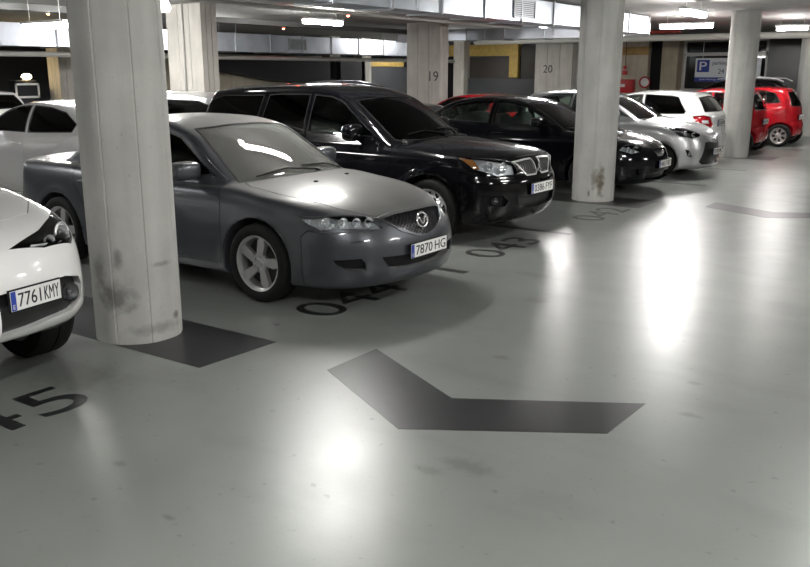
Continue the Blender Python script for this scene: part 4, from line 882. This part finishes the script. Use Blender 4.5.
F_STELVIO=dict(ws=[(1.46,0),(1.48,.35),(1.56,.6),(1.62,.71),(2.42,.58),(2.36,.35),(2.33,0)],rw=[(0,1.50),(.52,1.48),(.66,1.2),(0,1.17)],
 sw=[[(1.85,1.14),(2.40,1.46),(2.65,1.535),(2.90,1.55),(2.93,1.14)],[(3.02,1.14),(3.0,1.555),(3.45,1.54),(3.72,1.48),(3.74,1.15)],[(3.82,1.16),(3.80,1.45),(4.15,1.33),(4.2,1.2)]],
 lamp=[(.115,.28,.892),(.25,.55,.945),(.40,.72,.985),(.56,.84,1.0),(.50,.865,.95),(.34,.82,.87),(.22,.74,.845),(.13,.50,.862)],bowls=[(.27,.70,.905,.055),(.18,.57,.89,.035)],bowl=mat('dark_lamp_bowl',(.03,.03,.032),.25,.3),
 tail=[(4.3,.90,1.0),(4.45,.6,1.02),(4.5,.45,.98),(4.52,.5,.9),(4.42,.8,.88),(4.3,.91,.9)],
 pockets=[('side_intake',[(.02,.14,.68),(.05,.35,.69),(.10,.60,.69),(.15,.73,.655),(.17,.76,.60),(.16,.74,.52),(.11,.64,.475),(.05,.45,.47),(.01,.14,.44)],HOLE),
  ('grille',sym([(.05,0,1.0),(.05,.10,.99),(.06,.125,.94),(.03,.11,.75),(.02,.06,.60),(.02,0,.52)]),HOLE)],
 doors=[('front_door',[(1.50,.32),(1.46,.5),(1.50,1.0),(1.62,1.12),(2.36,1.50),(2.65,1.57),(2.955,1.585),(2.97,.30)],(2.80,.87,.98)),('rear_door',[(2.985,.30),(2.97,1.585),(3.45,1.575),(3.76,1.50),(3.80,1.1),(3.62,.85),(3.40,.75),(3.28,.5),(3.26,.31)],(3.62,.87,1.0))],
 hood=[(1.42,0),(1.44,.35),(1.52,.62),(1.50,.78),(1.0,.80),(.66,.76),(.45,.62),(.37,.45),(.34,.2),(.33,0)],hz=1.05,
 plate=(.355,.64,.34,'7761 KMY'),rplate=(.75,'7761 KMY'),mir=(2.0,.96,1.15),dash=(1.55,1.14,2.5,.13),wheel=(.245,.23,'five'))
def stelvio_extra(c):
    # bright ring round each projector and a running-light strip
    for sg in (1,-1):
        p=c.surf(.27,sg*.70,.905,(-1,.4*sg,.1))+Vector((-.02,0,0)); Mr=Matrix.Translation(p)@Matrix.Rotation(sg*rad(25),4,'Z'); bm=bmesh.new(); tube(bm,[Mr@Vector((0,.062*math.cos(a),.062*math.sin(a))) for a in [2*math.pi*k/28 for k in range(28)]],.009,8,True); obj('projector_ring',bm,mat('bright_reflector',(.92,.92,.93),.18,.7,bump=(45,.6)),c.root,60)
        P=[c.surf(u,sg*y,z,(-1,.4*sg,.1))+Vector((-.02,0,0)) for u,y,z in ((.15,.42,.885),(.17,.52,.878),(.22,.64,.868),(.28,.76,.876),(.36,.815,.905))]; rod('running_light',c.root,P,.007,mat('lamp_bowl',(.80,.80,.81),.3,.25))
    # fog lamps in the outer ends of the lower intakes, and the lower lip
    for sg in (1,-1):
        p=c.surf(.09,sg*.66,.575,(-1,.3*sg,0))+Vector((-.025,0,0)); bm=bmesh.new(); lathe(bm,[(.055,0),(.058,-.01),(.04,-.03),(.004,-.04)],24,'X',Matrix.Translation(p)); blob(bm,p+Vector((-.012,0,0)),.018,.025,.025,1,12); o=obj('fog_light',bm,mat('fog_bowl',(.2,.2,.21),.2,.9),c.root)
        bm=bmesh.new(); lathe(bm,[(0,.004),(.05,.002),(.055,-.006),(.0,-.006)],24,'X',Matrix.Translation(p)); obj('fog_light_lens',bm,CLEAR,o)
F_OUTL=dict(ws=[(1.27,0),(1.30,.35),(1.42,.6),(1.50,.69),(2.12,.60),(2.06,.35),(2.03,0)],rw=[(0,1.52),(.56,1.50),(.66,1.16),(0,1.13)],
 sw=[[(1.72,1.13),(2.26,1.49),(2.45,1.545),(2.70,1.56),(2.72,1.13)],[(2.80,1.13),(2.79,1.565),(3.25,1.565),(3.45,1.55),(3.52,1.14)],[(3.62,1.15),(3.56,1.545),(4.3,1.53),(4.58,1.45),(4.48,1.17)]],glass=glass('mid_tint',(.35,.40,.38)),rear_glass=DARKG,
 lamp=[(.60,.83,.955),(.35,.67,.945),(.13,.42,.905),(.085,.39,.80),(.10,.42,.765),(.20,.655,.765),(.40,.805,.835)],bowls=[(.2,.55,.84,.06),(.3,.68,.86,.05)],
 tail=[(4.55,.86,1.25),(4.68,.70,1.25),(4.74,.69,1.0),(4.72,.72,.85),(4.6,.865,.85)],
 pockets=[('grille',[(.14,.40,.892),(.11,.20,.905),(.095,.085,.905),(.05,.05,.775),(.05,.07,.755),(.055,.25,.755)],HOLE),('grille',[(.14,-.40,.892),(.055,-.25,.755),(.05,-.07,.755),(.05,-.05,.775),(.095,-.085,.905),(.11,-.20,.905)],HOLE),
  ('air_intake',sym([(.0,0,.53),(.04,.30,.52),(.07,.44,.54),(.06,.42,.43),(.03,.3,.40),(.01,0,.39)]),HOLE),('fog_recess',[(.31,.79,.56),(.16,.62,.56),(.12,.55,.50),(.14,.58,.44),(.22,.70,.44),(.30,.77,.48)],TRIM)],
 doors=[('front_door',[(1.45,.36),(1.42,.55),(1.45,1.0),(1.58,1.12),(2.22,1.52),(2.45,1.58),(2.745,1.60),(2.76,.34)],(2.58,.85,1.0)),('rear_door',[(2.772,.34),(2.757,1.60),(3.25,1.60),(3.52,1.575),(3.57,1.1),(3.50,.85),(3.26,.72),(3.17,.5),(3.15,.35)],(3.38,.85,1.02))],
 hood=[(1.235,0),(1.26,.35),(1.37,.6),(1.42,.73),(1.1,.76),(.62,.76),(.37,.655),(.20,.48),(.17,.38),(.15,.2),(.14,0)],hz=1.0,bumper=[(-.3,.05),(-.3,.735),(.20,.735),(.42,.80),(.54,.80),(.53,.5),(.52,.05)],
 plate=(0,.60,.52,'0386 FYF'),rplate=(.8,'0386 FYF'),mir=(1.93,.93,1.17,(.085,.12,.10)),dash=(1.36,1.12,2.4,.14),wheel=(.24,.225,'five'),wip=[[(1.46,-.5),(1.42,-.2),(1.34,.1)],[(1.42,.05),(1.47,.35),(1.49,.56)]])
def outl_extra(c):
    gl=F_OUTL['pockets'][0][1]
    for q in (gl,[(u,-y,z) for u,y,z in gl]):
        c.seal('grille_frame',q,(1,0,0),.016,mat('satin_silver',(.62,.62,.62),.3,.3),-.006,False,.15,.3,.03)
        bm=bmesh.new()
        for k in range(9):
            y=.085+k*.038
            if q[0][1]<0: y=-y
            box(bm,-.2,y-.005,.7,.05,y+.005,.95)
        for im in islands(boolean(boolean(boolean(c.net(.01),c.net(.025),'DIFFERENCE'),c.pr(q,(1,0,0),.15,.3,mirror=False),'INTERSECT'),from_bm(bm),'INTERSECT')): link('grille_bar',im,mat('grille_silver',(.22,.22,.22),.3,.5),c.root,30)
    emblem(c,.05,0,.81,.065,'diamonds')
    am=[(.60,.83,.955),(.47,.755,.95),(.36,.76,.84),(.41,.808,.838)]
    q=c.pr(am,None,.06,.2); me=boolean(boolean(c.net(.010),c.net(.03),'DIFFERENCE'),q,'INTERSECT')
    for sg in (1,-1): link('turn_signal',half(me,sg),AMBER,c.root,30)
    for sg in (1,-1):
        p=c.surf(.2,sg*.685,.50,(-1,.6*sg,0))+Vector((-.01,0,0)); bm=bmesh.new(); M=Matrix.Translation(p)@Matrix.Rotation(sg*rad(30),4,'Z'); lathe(bm,[(.036,.004),(.04,-.004),(.03,-.015),(.004,-.03)],24,'X',M); obj('fog_light',bm,mat('fog_bowl',(.2,.2,.21),.2,.9),c.root)
F_LEON=dict(ws=[(1.16,0),(1.19,.35),(1.30,.58),(1.38,.68),(2.10,.54),(2.03,.35),(2.0,0)],rw=[(0,1.37),(.46,1.35),(.60,1.1),(0,1.07)],
 sw=[[(1.52,1.03),(2.10,1.31),(2.35,1.36),(2.60,1.375),(2.62,1.04)],[(2.71,1.04),(2.69,1.375),(3.05,1.36),(3.40,1.30),(3.66,1.16),(3.60,1.07)]],
 lamp=[(.44,.77,.70),(.40,.68,.775),(.31,.52,.785),(.23,.42,.73),(.21,.5,.66),(.30,.66,.635)],bowls=[(.3,.55,.70,.05),(.36,.66,.69,.05)],
 tail=[(4.0,.82,.98),(4.14,.6,1.0),(4.2,.45,.95),(4.22,.5,.85),(4.1,.78,.85)],
 pockets=[('grille',sym([(.09,0,.70),(.10,.25,.69),(.07,.22,.585),(.04,0,.575)]),HOLE),('air_intake',sym([(.01,0,.36),(.08,.5,.36),(.09,.48,.25),(.03,0,.22)]),HOLE),('fog_recess',[(.30,.74,.42),(.20,.62,.42),(.18,.6,.33),(.27,.72,.33)],TRIM)],
 doors=[('front_door',[(1.40,.28),(1.36,.5),(1.40,.95),(1.50,1.03),(2.05,1.335),(2.35,1.40),(2.65,1.41),(2.67,.26)],(2.5,.82,.88)),('rear_door',[(2.682,.26),(2.665,1.41),(3.05,1.40),(3.42,1.335),(3.72,1.17),(3.62,1.0),(3.3,.75),(3.10,.6),(3.06,.27)],None)],
 hood=[(1.13,0),(1.16,.35),(1.26,.58),(1.30,.68),(.9,.72),(.55,.68),(.40,.60),(.30,.45),(.22,.25),(.21,0)],hz=.9,
 plate=(0,.47,.52,'4417 FBT'),rplate=(.6,'4417 FBT'),mir=(1.75,.90,1.07),dash=(1.25,1.02,2.25,.04),wheel=(.215,.2,'five'))
F_YARIS=dict(ws=[(1.06,0),(1.09,.35),(1.19,.55),(1.26,.64),(1.98,.54),(1.92,.35),(1.89,0)],rw=[(0,1.41),(.48,1.39),(.58,1.10),(0,1.07)],
 sw=[[(1.42,1.06),(2.00,1.37),(2.25,1.415),(2.50,1.425),(2.52,1.07)],[(2.60,1.07),(2.58,1.425),(2.95,1.41),(3.25,1.35),(3.40,1.26),(3.38,1.1)]],
 lamp=[(.74,.78,.92),(.52,.67,.905),(.32,.545,.85),(.19,.45,.79),(.18,.48,.735),(.27,.64,.70),(.45,.76,.745)],bowls=[(.27,.57,.76,.05),(.38,.67,.79,.05)],bowl=mat('grey_lamp_bowl',(.12,.12,.125),.25,.6),
 tail=[(3.6,.78,1.1),(3.74,.62,1.12),(3.82,.6,.85),(3.8,.65,.75),(3.68,.80,.8)],
 pockets=[('air_intake',sym([(.03,0,.60),(.06,.30,.64),(.085,.40,.63),(.10,.46,.50),(.14,.56,.30),(.10,.48,.25),(.01,0,.24)]),HOLE),('fog_recess',[(.34,.745,.52),(.30,.72,.40),(.24,.66,.38),(.27,.69,.50)],TRIM)],
 doors=[('front_door',[(1.28,.26),(1.25,.5),(1.28,.98),(1.40,1.07),(1.95,1.39),(2.25,1.45),(2.55,1.46),(2.57,.25)],(2.42,.79,.90)),('rear_door',[(2.582,.25),(2.565,1.46),(2.95,1.45),(3.27,1.39),(3.44,1.27),(3.42,1.0),(3.2,.75),(2.98,.6),(2.94,.26)],None)],
 hood=[(1.03,0),(1.06,.35),(1.15,.56),(1.15,.64),(.85,.68),(.60,.655),(.40,.56),(.26,.44),(.20,.2),(.19,0)],hz=.95,
 plate=(0,.465,.52,'2938 HWL'),rplate=(.7,'2938 HWL'),mir=(1.62,.87,1.09),dash=(1.15,1.05,2.15,.10),wheel=(.2,.19,'five'))
def yaris_extra(c):
    emblem(c,.05,0,.70,.06,'ovals')
    for sg in (1,-1):
        P=[c.surf(.15,sg*y,z,(-1,.1*sg,.1)) for y,z in ((.08,.69),(.2,.70),(.32,.725),(.43,.775))]; rod('grille_trim',c.root,P,.014,CHROME)
        p=c.surf(.28,sg*.69,.44,(-1,.5*sg,0))+Vector((-.01,0,0)); bm=bmesh.new(); blob(bm,p,.02,.04,.04,1,14); obj('fog_light',bm,CHROME,c.root)
F_FABIA=dict(ws=[(1.10,0),(1.13,.35),(1.22,.56),(1.28,.65),(2.05,.56),(1.99,.35),(1.96,0)],rw=[(0,1.38),(.50,1.365),(.60,1.15),(.62,1.07),(0,1.04)],
 sw=[[(1.48,1.0),(2.08,1.325),(2.3,1.365),(2.5,1.375),(2.52,1.01)],[(2.60,1.01),(2.58,1.375),(3.10,1.355),(3.24,1.33),(3.42,1.06),(3.40,1.03)]],rear_glass=DARKG,
 lamp=[(.55,.80,.84),(.35,.70,.86),(.2,.5,.80),(.17,.48,.73),(.3,.74,.72),(.45,.80,.76)],bowls=[(.27,.62,.77,.05)],
 tail=[(3.62,.80,.98),(3.80,.70,1.0),(3.92,.56,.97),(3.93,.44,.80),(3.92,.50,.75),(3.84,.74,.76),(3.70,.815,.80)],tail2=[(3.80,.75,.90),(3.89,.62,.90),(3.90,.60,.84),(3.83,.745,.85)],
 pockets=[('grille',sym([(.06,0,.74),(.09,.4,.74),(.08,.38,.63),(.03,0,.62)]),HOLE)],
 doors=[('front_door',[(1.32,.26),(1.28,.5),(1.32,.92),(1.46,1.0),(2.03,1.35),(2.3,1.405),(2.55,1.41),(2.57,.25)],(2.42,.81,.86)),('rear_door',[(2.582,.25),(2.565,1.41),(3.10,1.395),(3.29,1.36),(3.47,1.05),(3.44,.95),(3.2,.75),(2.96,.6),(2.92,.26)],(3.25,.81,.88))],
 hatch=[(0,1.43),(.55,1.40),(.67,1.08),(.66,.98),(.50,.95),(.48,.66),(.44,.60),(0,.58)],rbumper=[(3.55,.1),(3.55,.60),(3.80,.625),(4.2,.625),(4.2,.1)],
 plate=(0,.45,.52,'5102 KBD'),rplate=(.83,'5102 KBD'),mir=(1.68,.88,1.03),dash=(1.2,.99,2.2,.05),wheel=(.2,.19,'five'))
F_AYGO=dict(ws=[(1.0,0),(1.03,.35),(1.12,.54),(1.18,.61),(1.82,.51),(1.76,.33),(1.73,0)],rw=[(0,1.36),(.44,1.345),(.54,1.05),(.5,.99),(0,.97)],
 sw=[[(1.32,1.04),(1.85,1.33),(2.05,1.37),(2.28,1.375),(2.30,1.05)],[(2.38,1.06),(2.36,1.375),(2.62,1.36),(2.84,1.30),(2.98,1.12),(2.95,1.09)]],
 lamp=[(.55,.74,.86),(.35,.64,.86),(.22,.5,.80),(.18,.45,.70),(.28,.64,.66),(.42,.73,.70)],bowls=[(.27,.58,.75,.06)],
 tail=[(3.17,.71,1.16),(3.24,.63,1.18),(3.28,.62,.85),(3.2,.74,.85)],
 pockets=[('grille',sym([(.06,0,.5),(.09,.4,.5),(.09,.38,.36),(.03,0,.34)]),HOLE)],
 doors=[('front_door',[(1.2,.26),(1.17,.5),(1.2,.96),(1.30,1.03),(1.80,1.35),(2.05,1.405),(2.33,1.41),(2.35,.25)],(2.2,.75,.88)),('rear_door',[(2.362,.25),(2.345,1.41),(2.62,1.395),(2.88,1.33),(3.03,1.12),(3.0,.98),(2.9,.78),(2.72,.6),(2.69,.26)],(2.86,.75,.92))],
 hatch=[(0,1.42),(.48,1.395),(.575,1.05),(.55,.75),(.5,.66),(0,.64)],rbumper=[(3.0,.1),(3.06,.62),(3.7,.62),(3.7,.1)],
 plate=(0,.45,.52,'8263 FNC'),rplate=(.72,'8263 FNC'),mir=(1.52,.82,1.06),dash=(1.05,1.02,1.72,.03),wheel=(.19,.165,'cover'))
def copy_car(root,loc,rz,label,cat='car',group=None,swap=None,skip=()):
    r=root.copy(); COL.objects.link(r); r.location=loc; r.rotation_euler=(0,0,rz); r['label']=label
    def rec(o,p):
        for ch in [x for x in o.children if x.name.split('.')[0] not in skip]:
            c=ch.copy(); 
            if swap and any(s_.material in swap for s_ in ch.material_slots):
                c.data=ch.data.copy()
                for i,m in enumerate(c.data.materials):
                    if m in swap: c.data.materials[i]=swap[m]
            COL.objects.link(c); c.parent=p; rec(ch,c)
    rec(root,r); return r
def all_cars():
    saloon()
    white=paint('white_paint',(.80,.80,.79),.25); black=paint('black_paint',(.003,.003,.004),.12,coat=.6); silver=paint('silver_paint',(.50,.51,.52),.3,.6); red=paint('red_paint',(.42,.008,.015),.25); dgrey=paint('dark_grey_paint',(.035,.036,.04),.3,.4); black2=paint('blue_black_paint',(.004,.004,.006),.12,coat=.6); white2=paint('pale_silver_paint',(.60,.60,.60),.3,.3)
    pi=math.pi
    r=thing('suv_car','white car cropped at the photo edge, short plate 7761 KMY','car',(-4.27,2.2,0)); build(r,STELVIO,white,.024,F_STELVIO,stelvio_extra)
    r=thing('suv_car','glossy black tall car with amber turn signals and a chrome barred grille','car',(-4.17,8.6,0)); build(r,OUTL,black,.026,F_OUTL,outl_extra)
    r=thing('hatchback_car','low black hatchback partly hidden behind the second round column','car',(-4.28,13.1,0)); build(r,LEON,black2,.034,F_LEON,lambda c:emblem(c,.08,0,.64,.05,'disc'))
    r=thing('hatchback_car','silver hatchback with a black mouth-like air intake, between black hatchback and white hatchback','car',(-4.23,15.8,0)); build(r,YARIS,silver,.034,F_YARIS,yaris_extra)
    r=thing('hatchback_car','white hatchback parked tail out, red tail light and dark rear window','car',(-8.79,18.2,0),pi); fab=build(r,FABIA,white,.036,F_FABIA) and r
    r=thing('hatchback_car','red hatchback with a visible silver wheel cover, farther of the two tail-out red cars','car',(-7.75,23.8,0),pi); build(r,AYGO,red,.036,F_AYGO); ay=r
    copy_car(ay,(-8.0,21.1,0),pi,'red hatchback mostly hidden by the third round column')
    F=dict(F_STELVIO); F.update(rails=[[(2.5,.62,1.62),(2.75,.63,1.665),(3.4,.63,1.685),(4.1,.61,1.65),(4.3,.59,1.57)]],railmat=mat('silver_rail',(.6,.6,.6),.3,.8),plate=None,rplate=(.75,'6620 JVR'))
    r=thing('suv_car','black car with silver roof rails rising behind the red hatchbacks','car',(-9.6,26.5,0),pi); build(r,STELVIO,black2,.045,F); 
    dsv=copy_car(r,(-9.6,15.6,0),0,'dark grey tall car whose roof shows behind the glossy black car',swap={black2:dgrey},skip=('roof_rail',))
    F=dict(F_LEON); F.update(plate=None,rplate=None); r=thing('hatchback_car','pale silver car with tinted windows, seen over the hood of the white car','car',(-13.75,7.5,0),pi); build(r,LEON,white2,.04,F)
    copy_car(ay,(-13.1,18.6,0),pi,'red car whose roof alone shows above the rear of the low black hatchback').scale=(1,1,.9)
    F=dict(F_OUTL); F.update(plate=None,rplate=None,railmat=mat('silver_rail',(.6,.6,.6),.3,.8)); r=thing('estate_car','light silver estate car with bright roof rails, behind the grey saloon and the near column','car',(-15.0,10.15,0),pi); build(r,OUTL,silver,.045,F); r.scale=(1,1,.90)
    copy_car(fab,(-21.9,10.4,0),pi,'white car far behind the pale silver car, only its roof edge showing')
all_cars()
